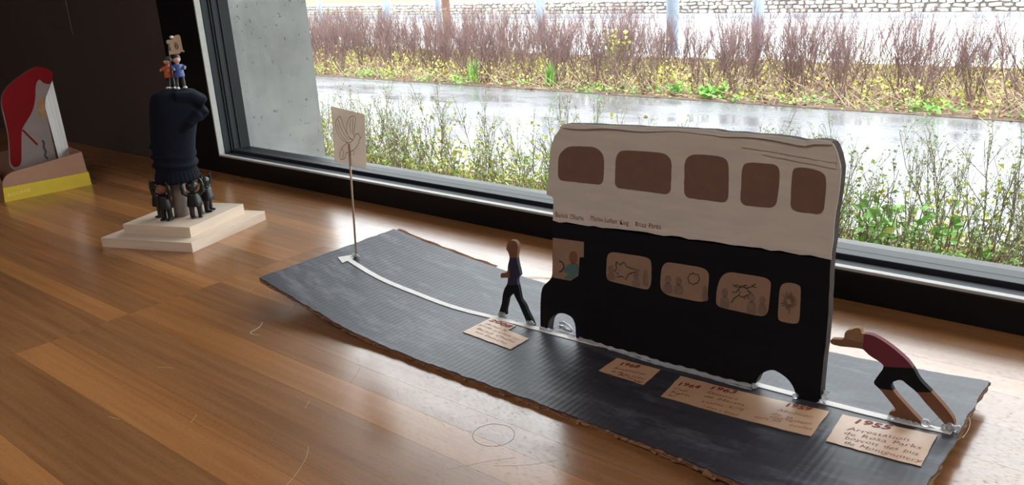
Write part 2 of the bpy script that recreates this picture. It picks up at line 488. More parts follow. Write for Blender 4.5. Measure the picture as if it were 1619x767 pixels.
PUSH = ((-0.2544,0.0831),(-0.2523,0.0848),(-0.2409,0.087),(-0.2414,0.0934),(-0.2395,0.0973),(-0.2346,0.0997),(-0.2307,0.1025),(-0.2266,0.1022),(-0.2258,0.0969),(-0.2182,0.0988),(-0.2101,0.0969),(-0.1978,0.0911),(-0.1835,0.0815),(-0.1771,0.0743),(-0.1715,0.0647),(-0.1613,0.0565),(-0.1501,0.0464),(-0.1418,0.0378),(-0.1382,0.0322),(-0.1383,0.0242),(-0.1423,0.024),(-0.1463,0.0272),(-0.1525,0.0331),(-0.1648,0.044),(-0.1722,0.052),(-0.1813,0.0572),(-0.1874,0.0611),(-0.1966,0.0537),(-0.192,0.0458),(-0.1814,0.0364),(-0.1708,0.027),(-0.1615,0.0197),(-0.1692,0.0194),(-0.1818,0.0198),(-0.1917,0.0189),(-0.1949,0.0214),(-0.1932,0.025),(-0.1884,0.0271),(-0.1907,0.031),(-0.1995,0.04),(-0.2049,0.0454),(-0.2113,0.0493),(-0.2088,0.0559),(-0.2023,0.0694),(-0.2062,0.0729),(-0.2165,0.0769),(-0.2208,0.0803),(-0.2234,0.0824),(-0.2373,0.0805),(-0.2435,0.0794),(-0.253,0.0792))
PCUT = ((-0.2242,0.0973),(-0.2224,0.0822),(-0.2039,0.0691),(-0.1772,0.0752),(-0.2059,0.0455),(-0.1921,0.0474),(-0.175,0.0511),(-0.1599,0.0555))
SIGN = ((-0.9914,0.2631),(-0.9186,0.2562),(-0.9278,0.177),(-0.9987,0.1796))
DOVE = (((-0.9309,0.2223),(-0.9342,0.2237),(-0.9347,0.2263),(-0.9386,0.2273),(-0.9429,0.2256),(-0.9463,0.221),(-0.9506,0.2169),(-0.9553,0.2134),(-0.9618,0.2118),(-0.9691,0.2087),(-0.977,0.2029),(-0.9831,0.1953),(-0.9853,0.1864),(-0.9802,0.1852),(-0.9727,0.1888),(-0.97,0.1949),(-0.9632,0.198),(-0.9522,0.2018),(-0.9435,0.2078),(-0.9379,0.214),(-0.9354,0.2196),(-0.9309,0.2223)),((-0.9618,0.2118),(-0.9718,0.2136),(-0.9801,0.2197),(-0.9849,0.2278),(-0.9857,0.238),(-0.9806,0.2451),(-0.973,0.2497),(-0.9696,0.2426),(-0.967,0.2344),(-0.9622,0.2263),(-0.9568,0.219),(-0.9506,0.2169)),((-0.9506,0.2169),(-0.959,0.2215),(-0.9624,0.2314),(-0.9579,0.2418),(-0.9514,0.2496),(-0.9393,0.2521),(-0.9396,0.2448),(-0.9439,0.2345),(-0.9464,0.226),(-0.9463,0.221)),((-0.9778,0.2436),(-0.9749,0.2337),(-0.9689,0.2241),(-0.9599,0.2164)),((-0.9819,0.2382),(-0.9796,0.2283),(-0.9725,0.2187),(-0.963,0.2134)),((-0.9492,0.2474),(-0.9536,0.2371),(-0.9528,0.2271)),((-0.9438,0.2495),(-0.9474,0.2376),(-0.949,0.2258)),((-0.9771,0.2022),(-0.9754,0.1944),(-0.9799,0.187)),((-0.9588,0.1995),(-0.9588,0.1937),(-0.9629,0.1912)),((-0.9533,0.2014),(-0.9505,0.1969),(-0.9545,0.1948)))
STICK = ((-0.9726,0.034),(-0.9587,0.2105))
LAB = (((-0.6889,0.7451),(-0.645,0.7438),(-0.645,0.7278),(-0.6064,0.7231),(-0.6067,0.6871),(-0.6894,0.6921)),((-0.4885,0.7383),(-0.432,0.74),(-0.4295,0.7004),(-0.4883,0.7006)),((-0.4065,0.7392),(-0.2456,0.7436),(-0.243,0.69),(-0.4013,0.6883)),((-0.2328,0.7435),(-0.1481,0.7423),(-0.1459,0.6833),(-0.2283,0.6881)))
ARROW = ((-0.9873,0.7371),(-0.9789,0.7619),(-0.9704,0.7532),(-0.9698,0.7442),(-0.97,0.731))
LINE = ((-0.9713,0.7455),(-0.899,0.7402),(-0.8236,0.7428),(-0.7513,0.7435),(-0.6674,0.7505),(-0.568,0.7536),(-0.4807,0.7592),(-0.4006,0.7627),(-0.327,0.7636),(-0.2588,0.7604),(-0.197,0.7564),(-0.1387,0.753))
EDGEF = ((-1.002,0.6143),(-0.9286,0.6173),(-0.8157,0.6106),(-0.7067,0.6076),(-0.6212,0.6062),(-0.4935,0.6065),(-0.3841,0.6051),(-0.3102,0.5936),(-0.2589,0.5873))
EDGEB = ((-1.0108,0.8704),(-0.9088,0.8823),(-0.8098,0.8896),(-0.6956,0.8823),(-0.2959,0.8783),(-0.1332,0.8742))
TXT = (('2008',(-0.6856,0.7364),(-0.6467,0.7335)),('élection du',(-0.6831,0.7261),(-0.6434,0.7221)),('premier président noir',(-0.6867,0.7191),(-0.6135,0.7109)),('Barack Obama',(-0.6823,0.7081),(-0.6153,0.7033)),('aux États-Unis',(-0.6772,0.7001),(-0.6197,0.6941)),('1968',(-0.4781,0.7242),(-0.4537,0.7293)),('Assassinat',(-0.4777,0.7132),(-0.4395,0.7195)),('de Martin Luther',(-0.4759,0.7053),(-0.4339,0.709)),('King',(-0.466,0.7029),(-0.4324,0.7014)),('1964',(-0.4005,0.7187),(-0.3755,0.7227)),('1963',(-0.3684,0.7287),(-0.3384,0.7322)),('Civil',(-0.399,0.7079),(-0.3833,0.7095)),('Rights',(-0.397,0.6992),(-0.3759,0.7028)),('Act',(-0.3958,0.6918),(-0.3873,0.694)),('Discours',(-0.365,0.7193),(-0.3314,0.7205)),('de Martin',(-0.3644,0.7099),(-0.3209,0.7128)),('Luther King',(-0.3604,0.6981),(-0.3164,0.7048)),('I have a dream',(-0.355,0.6906),(-0.3167,0.6913)),('1959',(-0.288,0.7334),(-0.2606,0.7354)),('Abolition',(-0.2891,0.7207),(-0.2545,0.7228)),('de la',(-0.2913,0.7106),(-0.2698,0.7113)),('ségrégation',(-0.2898,0.7042),(-0.2505,0.7094)),('dans les',(-0.3032,0.6964),(-0.2766,0.7003)),('écoles',(-0.2681,0.6981),(-0.2465,0.7006)),('1955',(-0.2207,0.7327),(-0.1855,0.7334)),('Arrestation',(-0.2198,0.7166),(-0.1663,0.7199)),('de Rosa Parks',(-0.22,0.7072),(-0.1535,0.7115)),('boycott des bus',(-0.2163,0.6999),(-0.1529,0.6997)),('de Montgomery',(-0.2142,0.6907),(-0.1473,0.6884)))
BTXT = (('Barack Obama',(-0.5839,0.1569),(-0.5427,0.1586)),('Martin Luther King',(-0.5333,0.1604),(-0.4818,0.1622)),('Rosa Parks',(-0.4736,0.1628),(-0.441,0.1645)))
BCOVER = ((0.6899,0.0563),(0.7051,0.1329),(0.705,0.2011),(0.7136,0.2286),(0.7364,0.2493),(0.7884,0.276),(0.8075,0.277),(0.8308,0.2633),(0.828,0.2463),(0.8186,0.2303),(0.7966,0.1963),(0.7947,0.033))
BRED = ((0.7136,0.2286),(0.7364,0.2493),(0.7884,0.276),(0.8075,0.277),(0.8308,0.2633),(0.828,0.2463),(0.8194,0.2336),(0.8104,0.2364),(0.8039,0.2398),(0.7978,0.2505),(0.7868,0.2373),(0.7793,0.204),(0.766,0.1764),(0.7415,0.1509),(0.7343,0.1398),(0.7163,0.0606),(0.6937,0.063),(0.706,0.1327),(0.7072,0.1814),(0.707,0.2056))
BEYE = ((0.7957,0.2138),(0.7858,0.2054),(0.7806,0.1889),(0.7801,0.1715),(0.785,0.1592),(0.7918,0.1595),(0.7954,0.1715),(0.7969,0.1912),(0.7957,0.1964),(0.7987,0.2034))
BMARKS = (((0.7371,0.1417),(0.7473,0.1249),(0.7612,0.102)),((0.7737,0.1107),(0.7763,0.1031),(0.773,0.0945),(0.7759,0.0837),(0.7714,0.0744),(0.7758,0.0657)))
BPAGE = ((0.8301,0.2535),(0.7966,0.1963),(0.8012,0.0629),(0.8326,0.0616))

# ================================================================== MATERIALS
W_LIGHT = wood('wood_light', srgb(168, 113, 66), srgb(192, 134, 83))
W_MID = wood('wood_mid', srgb(148, 99, 60), srgb(174, 121, 76))
W_DARK = wood('wood_dark', srgb(137, 93, 58), srgb(165, 116, 75))
PINE = simple('pine', srgb(222, 202, 182), 0.6, 0.13, 9, (0.6, 1, 9), 0.05, 0.0004)
BROWN_WALL = simple('brown_wall_paint', srgb(80, 66, 63), 0.75, 0.06, 8)
BLACK_METAL = simple('black_frame_coating', srgb(17, 17, 21), 0.5, 0.1, 40, spec=0.25)
GREY_METAL = simple('dark_grey_profile', srgb(42, 45, 51), 0.55, 0.08, 40, spec=0.3)
HIGHLIGHT_PALE = simple('pale_highlight_profile', srgb(188, 188, 184), 0.45, 0.06, 60)  # pale colour stands in for the sky highlight along the frame edge
GASKET = simple('rubber_gasket', srgb(16, 16, 18), 0.6, 0.1, 40)
WHITE_WALL = simple('room_plaster', srgb(150, 144, 138), 0.9, 0.04, 6)
ROOM_FLOOR = simple('room_floor_lino', srgb(110, 100, 92), 0.5, 0.08, 5)
CARD = simple('bare_cardboard', srgb(150, 112, 84), 0.85, 0.12, 40, (1, 1, 4), 0.15, 0.0005)
CARD_DK = simple('cut_cardboard_edge', srgb(128, 92, 66), 0.95, 0.35, 260, (1, 1, 1), 0.6, 0.001)
KRAFT = simple('kraft_label_paper', srgb(208, 168, 134), 0.42, 0.07, 60, spec=0.7)
WHITE_PAINT = simple('hand_painted_white', srgb(214, 204, 194), 0.7, 0.06, 22, (1, 1, 5), 0.2, 0.0005)
BLACK_PAINT = simple('hand_painted_black', srgb(15, 14, 20), 0.8, 0.2, 30, (1, 1, 4), 0.2, 0.0004, spec=0.25)
LINE_WHITE = simple('white_road_paint', srgb(236, 234, 230), 0.6, 0.05, 60)
INK_RED = simple('red_brown_ink', srgb(136, 38, 30), 0.7, 0.15, 200)
INK_DARK = simple('dark_pencil', srgb(48, 42, 44), 0.7, 0.2, 200)
INK_GREY = simple('grey_pencil', srgb(84, 78, 78), 0.8, 0.2, 200)
SHADE_GREY = simple('grey_wash', srgb(128, 104, 90), 0.85, 0.12, 120)
PAPER = None
MAROON = simple('maroon_paint', srgb(112, 40, 52), 0.75, 0.15, 40)
NAVY = simple('navy_paint', srgb(44, 42, 66), 0.75, 0.2, 40)
SKIN_CARD = simple('brown_painted_card', srgb(126, 84, 58), 0.8, 0.15, 50)
HAIR_CARD = simple('tan_painted_card', srgb(150, 112, 78), 0.85, 0.2, 70)
TEAL = simple('teal_wash', srgb(88, 112, 110), 0.8, 0.1, 80)
STICK_WOOD = simple('skewer_wood', srgb(176, 146, 122), 0.6, 0.15, 50, (1, 1, 0.2))
SOCK = simple('dark_navy_knit', srgb(19, 22, 34), 0.95, 0.25, 350, (1, 1, 1), 0.5, 0.0008, spec=0.2)
TOY_BLACK = simple('black_sprayed_plastic', srgb(24, 23, 24), 0.38, 0.2, 60)
TUBE_GREY = simple('grey_cardboard_tube', srgb(158, 147, 142), 0.8, 0.1, 40)
YELLOW = simple('mustard_card', srgb(206, 178, 44), 0.6, 0.05, 30)
TRAY = simple('tan_card_tray', srgb(158, 118, 96), 0.8, 0.06, 30)
RED_PRINT = simple('red_print', srgb(112, 14, 18), 0.85, 0.12, 20, spec=0.15)  # red darkened too, to carry the dimness of the book cover
WHITE_PAGE = simple('white_page', srgb(232, 230, 228), 0.7, 0.03, 30)
CONCRETE = None


def concrete():
    m, nt, b, out = new_mat('fair_faced_concrete')
    n = noise(nt, coords(nt), 5, 6, 0.6)
    n2 = noise(nt, coords(nt), 105, 2, 0.5)
    r = ramp(nt, n.outputs['Fac'], [(0.25, srgb(124, 124, 124)), (0.75, srgb(170, 169, 168))])
    r2 = ramp(nt, n2.outputs['Fac'], [(0.28, 0.5), (0.32, 1.0)])
    mx = N(nt, 'ShaderNodeMix', data_type='RGBA', blend_type='MULTIPLY')
    mx.inputs[0].default_value = 1.0
    nt.links.new(r.outputs[0], mx.inputs[6])
    nt.links.new(r2.outputs[0], mx.inputs[7])
    nt.links.new(mx.outputs[2], b.inputs['Base Color'])
    b.inputs['Roughness'].default_value = 0.85
    bump(nt, b, r2.outputs[0], 0.4, 0.003)
    return m


def road_paint():
    m, nt, b, out = new_mat('slate_road_paint')
    st = noise(nt, coords(nt, (5, 60, 60)), 1.2, 5, 0.65)
    big = noise(nt, coords(nt, (7, 22, 22)), 1.6, 6, 0.7)
    r = ramp(nt, st.outputs['Fac'], [(0.25, srgb(47, 44, 49)), (0.7, srgb(68, 67, 77))])
    sc = ramp(nt, big.outputs['Fac'], [(0.5, 0.0), (0.75, 0.5)])
    mx = N(nt, 'ShaderNodeMix', data_type='RGBA', blend_type='MIX')
    nt.links.new(sc.outputs[0], mx.inputs[0])
    nt.links.new(r.outputs[0], mx.inputs[6])
    mx.inputs[7].default_value = (*srgb(140, 142, 152), 1)
    nt.links.new(mx.outputs[2], b.inputs['Base Color'])
    b.inputs['Roughness'].default_value = 0.43
    b.inputs['Specular IOR Level'].default_value = 0.36
    wv = N(nt, 'ShaderNodeTexWave', wave_type='BANDS', bands_direction='X')
    wv.inputs['Scale'].default_value = 42.0
    wv.inputs['Distortion'].default_value = 1.2
    wv.inputs['Detail'].default_value = 2.0
    nt.links.new(coords(nt).outputs[0], wv.inputs['Vector'])
    ad = N(nt, 'ShaderNodeMath', operation='ADD')
    nt.links.new(wv.outputs['Fac'], ad.inputs[0])
    nt.links.new(st.outputs['Fac'], ad.inputs[1])
    bump(nt, b, ad.outputs[0], 0.22, 0.0005)
    return m


def glue_mat():
    m, nt, b, out = new_mat('hot_glue')
    b.inputs['Base Color'].default_value = (0.86, 0.88, 0.92, 1)
    b.inputs['Roughness'].default_value = 0.18
    b.inputs['Transmission Weight'].default_value = 0.65
    b.inputs['IOR'].default_value = 1.45
    n = noise(nt, coords(nt), 220)
    bump(nt, b, n.outputs['Fac'], 0.4, 0.001)
    return m


def glass_mat():
    m, nt, b, out = new_mat('window_glass')
    nt.nodes.remove(b)
    tr = N(nt, 'ShaderNodeBsdfTransparent')
    tr.inputs[0].default_value = (0.97, 0.985, 0.98, 1)
    gl = N(nt, 'ShaderNodeBsdfGlossy')
    gl.inputs['Roughness'].default_value = 0.0
    lw = N(nt, 'ShaderNodeLayerWeight')
    lw.inputs['Blend'].default_value = 0.5
    pw = N(nt, 'ShaderNodeMath', operation='POWER')
    pw.inputs[1].default_value = 5.0
    nt.links.new(lw.outputs['Facing'], pw.inputs[0])
    fr = N(nt, 'ShaderNodeMath', operation='MULTIPLY_ADD')
    fr.inputs[1].default_value = 0.96
    fr.inputs[2].default_value = 0.02
    nt.links.new(pw.outputs[0], fr.inputs[0])
    mx = N(nt, 'ShaderNodeMixShader')
    nt.links.new(fr.outputs[0], mx.inputs[0])
    nt.links.new(tr.outputs[0], mx.inputs[1])
    nt.links.new(gl.outputs[0], mx.inputs[2])
    nt.links.new(mx.outputs[0], out.inputs['Surface'])
    return m


def wet_asphalt(name, c0, c1, r0, r1, scale=1.6):
    m, nt, b, out = new_mat(name)
    n = noise(nt, coords(nt, (0.7, 1.6, 1)), scale, 5, 0.6)
    f = noise(nt, coords(nt), 60, 3, 0.6)
    r = ramp(nt, f.outputs['Fac'], [(0.3, c0), (0.7, c1)])
    nt.links.new(r.outputs[0], b.inputs['Base Color'])
    rr = ramp(nt, n.outputs['Fac'], [(0.40, r0), (0.62, r1)])
    nt.links.new(rr.outputs[0], b.inputs['Roughness'])
    b.inputs['Specular IOR Level'].default_value = 0.7
    bump(nt, b, f.outputs['Fac'], 0.08, 0.004)
    return m


CONCRETE = concrete()


def thin_paper():
    m, nt, b, out = new_mat('drawing_paper')
    n = noise(nt, coords(nt), 40)
    r = ramp(nt, n.outputs['Fac'], [(0.3, srgb(220, 208, 198)), (0.7, srgb(232, 222, 212))])
    nt.links.new(r.outputs[0], b.inputs['Base Color'])
    b.inputs['Roughness'].default_value = 0.8
    t = N(nt, 'ShaderNodeBsdfTranslucent')
    nt.links.new(r.outputs[0], t.inputs[0])
    mx = N(nt, 'ShaderNodeMixShader')
    mx.inputs[0].default_value = 0.42
    nt.links.new(b.outputs[0], mx.inputs[1])
    nt.links.new(t.outputs[0], mx.inputs[2])
    nt.links.new(mx.outputs[0], out.inputs['Surface'])
    return m


PAPER = thin_paper()
ROAD = road_paint()
GLUE = glue_mat()
GLASS = glass_mat()
ASPHALT = wet_asphalt('wet_asphalt_path', srgb(92, 92, 96), srgb(122, 122, 126), 0.1, 0.4)
STREET = wet_asphalt('wet_pale_road', srgb(186, 186, 190), srgb(214, 214, 218), 0.2, 0.45)
SOIL = simple('soil_and_leaf_litter', srgb(112, 92, 76), 0.95, 0.45, 34, (1, 1, 1), 0.8, 0.03)
LAWN = simple('lawn', srgb(132, 178, 84), 0.9, 0.2, 12)
STONE_A = simple('pale_gabion_stone', srgb(196, 190, 182), 0.85, 0.12, 14)
STONE_B = simple('grey_gabion_stone', srgb(172, 168, 164), 0.85, 0.12, 14)
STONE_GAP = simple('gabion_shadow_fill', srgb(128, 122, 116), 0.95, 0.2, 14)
KERB_M = simple('pale_kerb_concrete', srgb(168, 176, 186), 0.7, 0.06, 6)
POLE_M = simple('galvanised_pole', srgb(158, 172, 190), 0.5, 0.06, 6, metal=0.0)
RUST = simple('rusty_pole', srgb(128, 92, 80), 0.7, 0.12, 8)
TWIG_R = simple('reddish_bare_twig', srgb(124, 97, 93), 0.8, 0.3, 5)
TWIG_G = simple('grey_brown_twig', srgb(120, 104, 88), 0.8, 0.3, 5)
BUD = simple('pale_green_bud', srgb(188, 202, 156), 0.7, 0.2, 9)
LEAF_Y = simple('yellow_green_leaf', srgb(200, 202, 104), 0.6, 0.2, 9)
LEAF_G = simple('fresh_green_leaf', srgb(138, 188, 92), 0.6, 0.2, 9)
LITTER = simple('dry_leaf', srgb(158, 128, 102), 0.9, 0.3, 12)
STRAW = simple('dry_straw', srgb(196, 176, 146), 0.85, 0.2, 9)


def struct(o):
    o['kind'] = 'structure'
    return o


# ================================================================== THE ROOM
GZ = -0.75                                   # floor and outdoor ground level
YF = 1.06                                    # inner face of the window frame
struct(box('floor', -4.2, 3.4, -4.2, 1.06, GZ - 0.1, GZ, ROOM_FLOOR))
struct(box('ceiling', -4.2, 3.4, -4.2, 1.36, 2.4, 2.5, WHITE_WALL))
struct(box('wall_back', -4.2, 3.4, -4.3, -4.2, GZ, 2.4, WHITE_WALL))
struct(box('wall_right', 3.4, 3.5, -4.3, 1.36, GZ, 2.4, WHITE_WALL))
struct(box('wall_side', -4.3, -4.2, -4.3, 1.36, GZ, 2.4, BROWN_WALL))
struct(box('wall_left', -4.2, -2.0, YF, 1.36, GZ, 2.4, BROWN_WALL))
struct(box('wall_sill', -2.0, 2.7, YF + 0.075, 1.36, GZ - 0.3, -0.02, CONCRETE))
struct(box('wall_lintel', -2.0, 3.4, YF, 1.36, 2.0, 2.4, BROWN_WALL))
struct(box('wall_front', 2.7, 3.4, YF, 1.36, GZ, 2.0, BROWN_WALL))
struct(box('ceiling_overhang', -14, 8, 1.36, 3.1, 2.35, 2.6, CONCRETE))
struct(box('wall_concrete', -2.45, -1.842, 1.152, 1.378, GZ, 2.6, CONCRETE))

# ---- window frame
XJ = -1.835
win = empty('window_1', (-1.0, YF, 0.0), 'tall fixed window in a black metal frame behind the ledge', 'window')
struct(win)
box('bottom_rail', XJ, 2.7, YF, YF + 0.090, -0.02, 0.040, BLACK_METAL, win, 0.0012)
box('sill_highlight', XJ, 2.7, YF + 0.001, YF + 0.0125, 0.0398, 0.0440, HIGHLIGHT_PALE, win, 0.0008)
box('inner_track', XJ, 2.7, YF + 0.013, YF + 0.030, 0.0398, 0.0435, GREY_METAL, win, 0.0005)
box('gasket', XJ, 2.7, YF + 0.0302, YF + 0.036, 0.0398, 0.0415, GASKET, win)
box('glazing_bead', XJ, 2.7, YF + 0.036, YF + 0.056, 0.0398, 0.0500, GREY_METAL, win, 0.001)
box('outer_bead', XJ, 2.7, YF + 0.064, YF + 0.090, 0.0398, 0.0470, BLACK_METAL, win, 0.001)
box('jamb', -2.0, XJ, YF - 0.0, YF + 0.090, -0.02, 2.0, BLACK_METAL, win, 0.0012)
box('jamb_trim', XJ, XJ + 0.0035, YF + 0.001, YF + 0.0155, 0.044, 2.0, HIGHLIGHT_PALE, win, 0.0005)
box('jamb_track', XJ, XJ + 0.003, YF + 0.0175, YF + 0.034, 0.044, 2.0, GREY_METAL, win, 0.0005)
box('jamb_gasket', XJ, XJ + 0.006, YF + 0.0345, YF + 0.039, 0.044, 2.0, GASKET, win)
box('jamb_bead', XJ, XJ + 0.009, YF + 0.0395, YF + 0.056, 0.05, 2.0, GREY_METAL, win, 0.001)
box('jamb_gasket', XJ, XJ + 0.012, YF + 0.0560, YF + 0.0585, 0.05, 2.0, GASKET, win)
box('top_rail', XJ, 2.7, YF, YF + 0.09, 1.95, 2.0, BLACK_METAL, win)
box('right_jamb', 2.62, 2.7, YF, YF + 0.09, 0.04, 2.0, BLACK_METAL, win)
box('pane', XJ + 0.004, 2.62, YF + 0.0585, YF + 0.0625, 0.0405, 1.95, GLASS, win)

# ---- wooden ledge: every veneer strip is a piece of its own
ledge = empty('window_ledge', (-0.9, 0.6, -0.05), 'wide brown veneered wooden ledge running along below the window', 'ledge')
box('ledge_body', -4.19, 2.7, 0.06, YF - 0.0005, -0.05, -0.004, W_DARK, ledge)
TONE = {'L': W_LIGHT, 'M': W_MID, 'D': W_DARK}
GAP = 0.00012


def strips(x0, x1, rows, rng):
    for (y0, y1, t) in rows:
        xs = [x0]
        while xs[-1] < x1 - 1.6:
            xs.append(xs[-1] + rng.uniform(1.1, 1.5))
        xs.append(x1)
        for i in range(len(xs) - 1):
            tt = t if i == 0 or x0 > -2 and i == 0 else rng.choice('LMDMD')
            box('plank', xs[i] + GAP, xs[i + 1] - GAP, y0 + GAP, y1 - GAP, -0.004, 0.0, TONE[tt], ledge)


rng = random.Random(3)
strips(-1.150, 2.69, [(0.061, 0.14, 'M'), (0.14, 0.205, 'D'), (0.205, 0.238, 'L'), (0.238, 0.331, 'D'), (0.331, 0.3745, 'L'),
                      (0.3745, 0.396, 'M'), (0.396, 0.4835, 'D'), (0.4835, 0.529, 'L'), (0.529, 0.565, 'M'), (0.565, 0.631, 'D'), (0.631, 0.681, 'L'),
                      (0.681, 0.76, 'M'), (0.76, 0.83, 'D'), (0.83, 0.90, 'M'), (0.90, 0.94, 'L'), (0.94, YF - 0.001, 'M')], rng)
# the sheet left of the cross joint, laid towards -x
for (y0, y1, t, t2) in [(0.061, 0.21, 'D', 'M'), (0.21, 0.33, 'D', 'D'), (0.33, 0.452, 'D', 'M'), (0.452, 0.4845, 'L', 'M'), (0.4845, 0.53, 'D', 'D'),
                        (0.53, 0.604, 'M', 'D'), (0.604, 0.632, 'L', 'M'), (0.632, 0.70, 'M', 'D'), (0.70, 0.742, 'D', 'M'), (0.742, 0.79, 'L', 'D'),
                        (0.79, 0.87, 'M', 'D'), (0.87, 0.905, 'L', 'M'), (0.905, 0.98, 'M', 'D'), (0.98, YF - 0.001, 'M', 'M')]:
    box('plank', -2.35 + GAP, -1.150 - GAP, y0 + GAP, y1 - GAP, -0.004, 0.0, TONE[t], ledge)
    box('plank', -4.18, -2.35 - GAP, y0 + GAP, y1 - GAP, -0.004, 0.0, TONE[t2], ledge)
onl = lambda a, b: (a, b, 0.00012)
ring = [(-0.5055 + 0.0215 * math.cos(k / 36 * 2 * math.pi), 0.5392 + 0.0205 * math.sin(k / 36 * 2 * math.pi)) for k in range(37)]
ribbons('pencil_circle', [ring], 0.0004, onl, INK_DARK, ledge)
SCRATCH = simple('pale_scratch', srgb(222, 190, 150), 0.6, 0.1, 80)
for l in [[(-0.735, 0.560), (-0.716, 0.532), (-0.706, 0.505)], [(-0.6445, 0.4165), (-0.628, 0.40), (-0.61, 0.37), (-0.602, 0.345)],
          [(-0.47, 0.498), (-0.445, 0.517), (-0.425, 0.541)], [(-0.50, 0.47), (-0.48, 0.50), (-0.462, 0.52)], [(-0.72, 0.475), (-0.711, 0.462)],
          [(-0.95, 0.42), (-0.93, 0.43)], [(-0.88, 0.325), (-0.862, 0.33)], [(-0.66, 0.55), (-0.64, 0.535)], [(-0.575, 0.53), (-0.555, 0.522)],
          [(-0.80, 0.385), (-0.79, 0.372)]]:
    ribbons('scratch', [smooth_line(l)], 0.00032, onl, SCRATCH, ledge)


# ================================================================== THE CARDBOARD ROAD
def zr(x):
    z = 0.0065 + 0.38 * max(0.0, -0.70 - x) ** 2
    if x > -0.45:
        z += 0.165 * (x + 0.45) ** 2
    return z


def lerp_table(tab, x):
    if x <= tab[0][0]:
        return tab[0][1]
    for (a, b), (c, d) in zip(tab, tab[1:]):
        if x <= c:
            return b + (d - b) * (x - a) / (c - a)
    return tab[-1][1]


FRONT = [(-1.02, 0.613), (-0.9286, 0.6155), (-0.8157, 0.6106), (-0.70, 0.607), (-0.4935, 0.6065), (-0.3841, 0.603), (-0.31, 0.595), (-0.2589, 0.588), (-0.13, 0.579)]
BACK = [(-1.02, 0.871), (-0.9, 0.884), (-0.80, 0.888), (-0.6956, 0.882), (-0.2959, 0.878), (-0.13, 0.874)]
road = empty('cardboard_road', (-0.58, 0.745, 0.0), 'long curled strip of cardboard painted slate grey as a road', 'model road')


def road_layer(name, dz0, dz1, grow, amp, mat, rng, nx=110, ny=26):
    bm = bmesh.new()
    X0, X1 = -1.008, -0.1335
    jf = [rng.uniform(-amp, amp) for _ in range(nx + 1)]
    jb = [rng.uniform(-amp, amp) * 0.6 for _ in range(nx + 1)]
    jl = [rng.uniform(-amp, amp) for _ in range(ny + 1)]
    jr = [rng.uniform(-amp, amp) * 1.4 for _ in range(ny + 1)]
    top, bot = {}, {}
    for i in range(nx + 1):
        for j in range(ny + 1):
            u, v = i / nx, j / ny
            xa = X0 - grow + jl[j] + (0.003 if v > 0.5 else 0.0) * 0
            xb = X1 + grow + jr[j]
            x = xa + (xb - xa) * u
            ya = lerp_table(FRONT, x) - grow + jf[i]
            yb = lerp_table(BACK, x) + grow * 0.6 + jb[i]
            y = ya + (yb - ya) * v
            z = zr(x)
            top[i, j] = bm.verts.new((x, y, z + dz1))
            bot[i, j] = bm.verts.new((x, y, z + dz0))
    for i in range(nx):
        for j in range(ny):
            bm.faces.new((top[i, j], top[i + 1, j], top[i + 1, j + 1], top[i, j + 1]))
            bm.faces.new((bot[i, j], bot[i, j + 1], bot[i + 1, j + 1], bot[i + 1, j]))
    for i in range(nx):
        bm.faces.new((bot[i, 0], bot[i + 1, 0], top[i + 1, 0], top[i, 0]))
        bm.faces.new((top[i, ny], top[i + 1, ny], bot[i + 1, ny], bot[i, ny]))
    for j in range(ny):
        bm.faces.new((top[0, j], top[0, j + 1], bot[0, j + 1], bot[0, j]))
        bm.faces.new((bot[nx, j], bot[nx, j + 1], top[nx, j + 1], top[nx, j]))
    return link(name, bm_mesh(bm, name), mat, road)


rng = random.Random(11)
road_layer('road_surface', -0.0012, 0.0, 0.0, 0.0012, ROAD, rng)
road_layer('corrugated_core', -0.0042, -0.0012, 0.0005, 0.0018, CARD_DK, rng)
tag(road_layer('bottom_liner', -0.0062, -0.0042, -0.0005, 0.0016, CARD, rng), 'torn brown cardboard underside')
# torn scraps of liner curling from the front edge
bm = bmesh.new()
for k in range(90):
    x = rng.uniform(-1.0, -0.15)
    if rng.random() < 0.4:
        x = rng.uniform(-0.45, -0.22)
    y = lerp_table(FRONT, x)
    z = zr(x) - rng.uniform(0.0, 0.0045)
    w, h = rng.uniform(0.004, 0.015), rng.uniform(0.001, 0.0042)
    d = rng.uniform(0.0005, 0.0045)
    a = bm.verts.new((x - w / 2, y + 0.002, z))
    b = bm.verts.new((x + w / 2, y + 0.002, z + rng.uniform(-.0006, .0006)))
    c = bm.verts.new((x + w / 2 * rng.uniform(.5, 1), y - d, z - h * rng.uniform(.3, 1)))
    e = bm.verts.new((x - w / 2 * rng.uniform(.2, 1), y - d * rng.uniform(.6, 1), z - h * rng.uniform(.2, .8)))
    bm.faces.new((a, b, c))
    bm.faces.new((a, c, e))
torn = link('torn_edge', bm_mesh(bm), CARD, road)
torn['kind'] = 'stuff'
tag(torn, 'torn scraps of brown liner along the front edge')
# a peeled brown liner strip along the rear left edge
bm = bmesh.new()
prev = None
for k in range(19):
    x = -1.004 + 0.20 * k / 18
    y = lerp_table(BACK, x) + 0.001
    z = zr(x) - 0.001
    a = bm.verts.new((x, y, z))
    b = bm.verts.new((x, y + 0.005 + 0.001 * math.sin(k * 2.1), z + 0.0015 + 0.0006 * math.sin(k * 1.3)))
    if prev:
        bm.faces.new((prev[0], a, b, prev[1]))
    prev = (a, b)
link('peeled_liner', bm_mesh(bm), CARD, road)
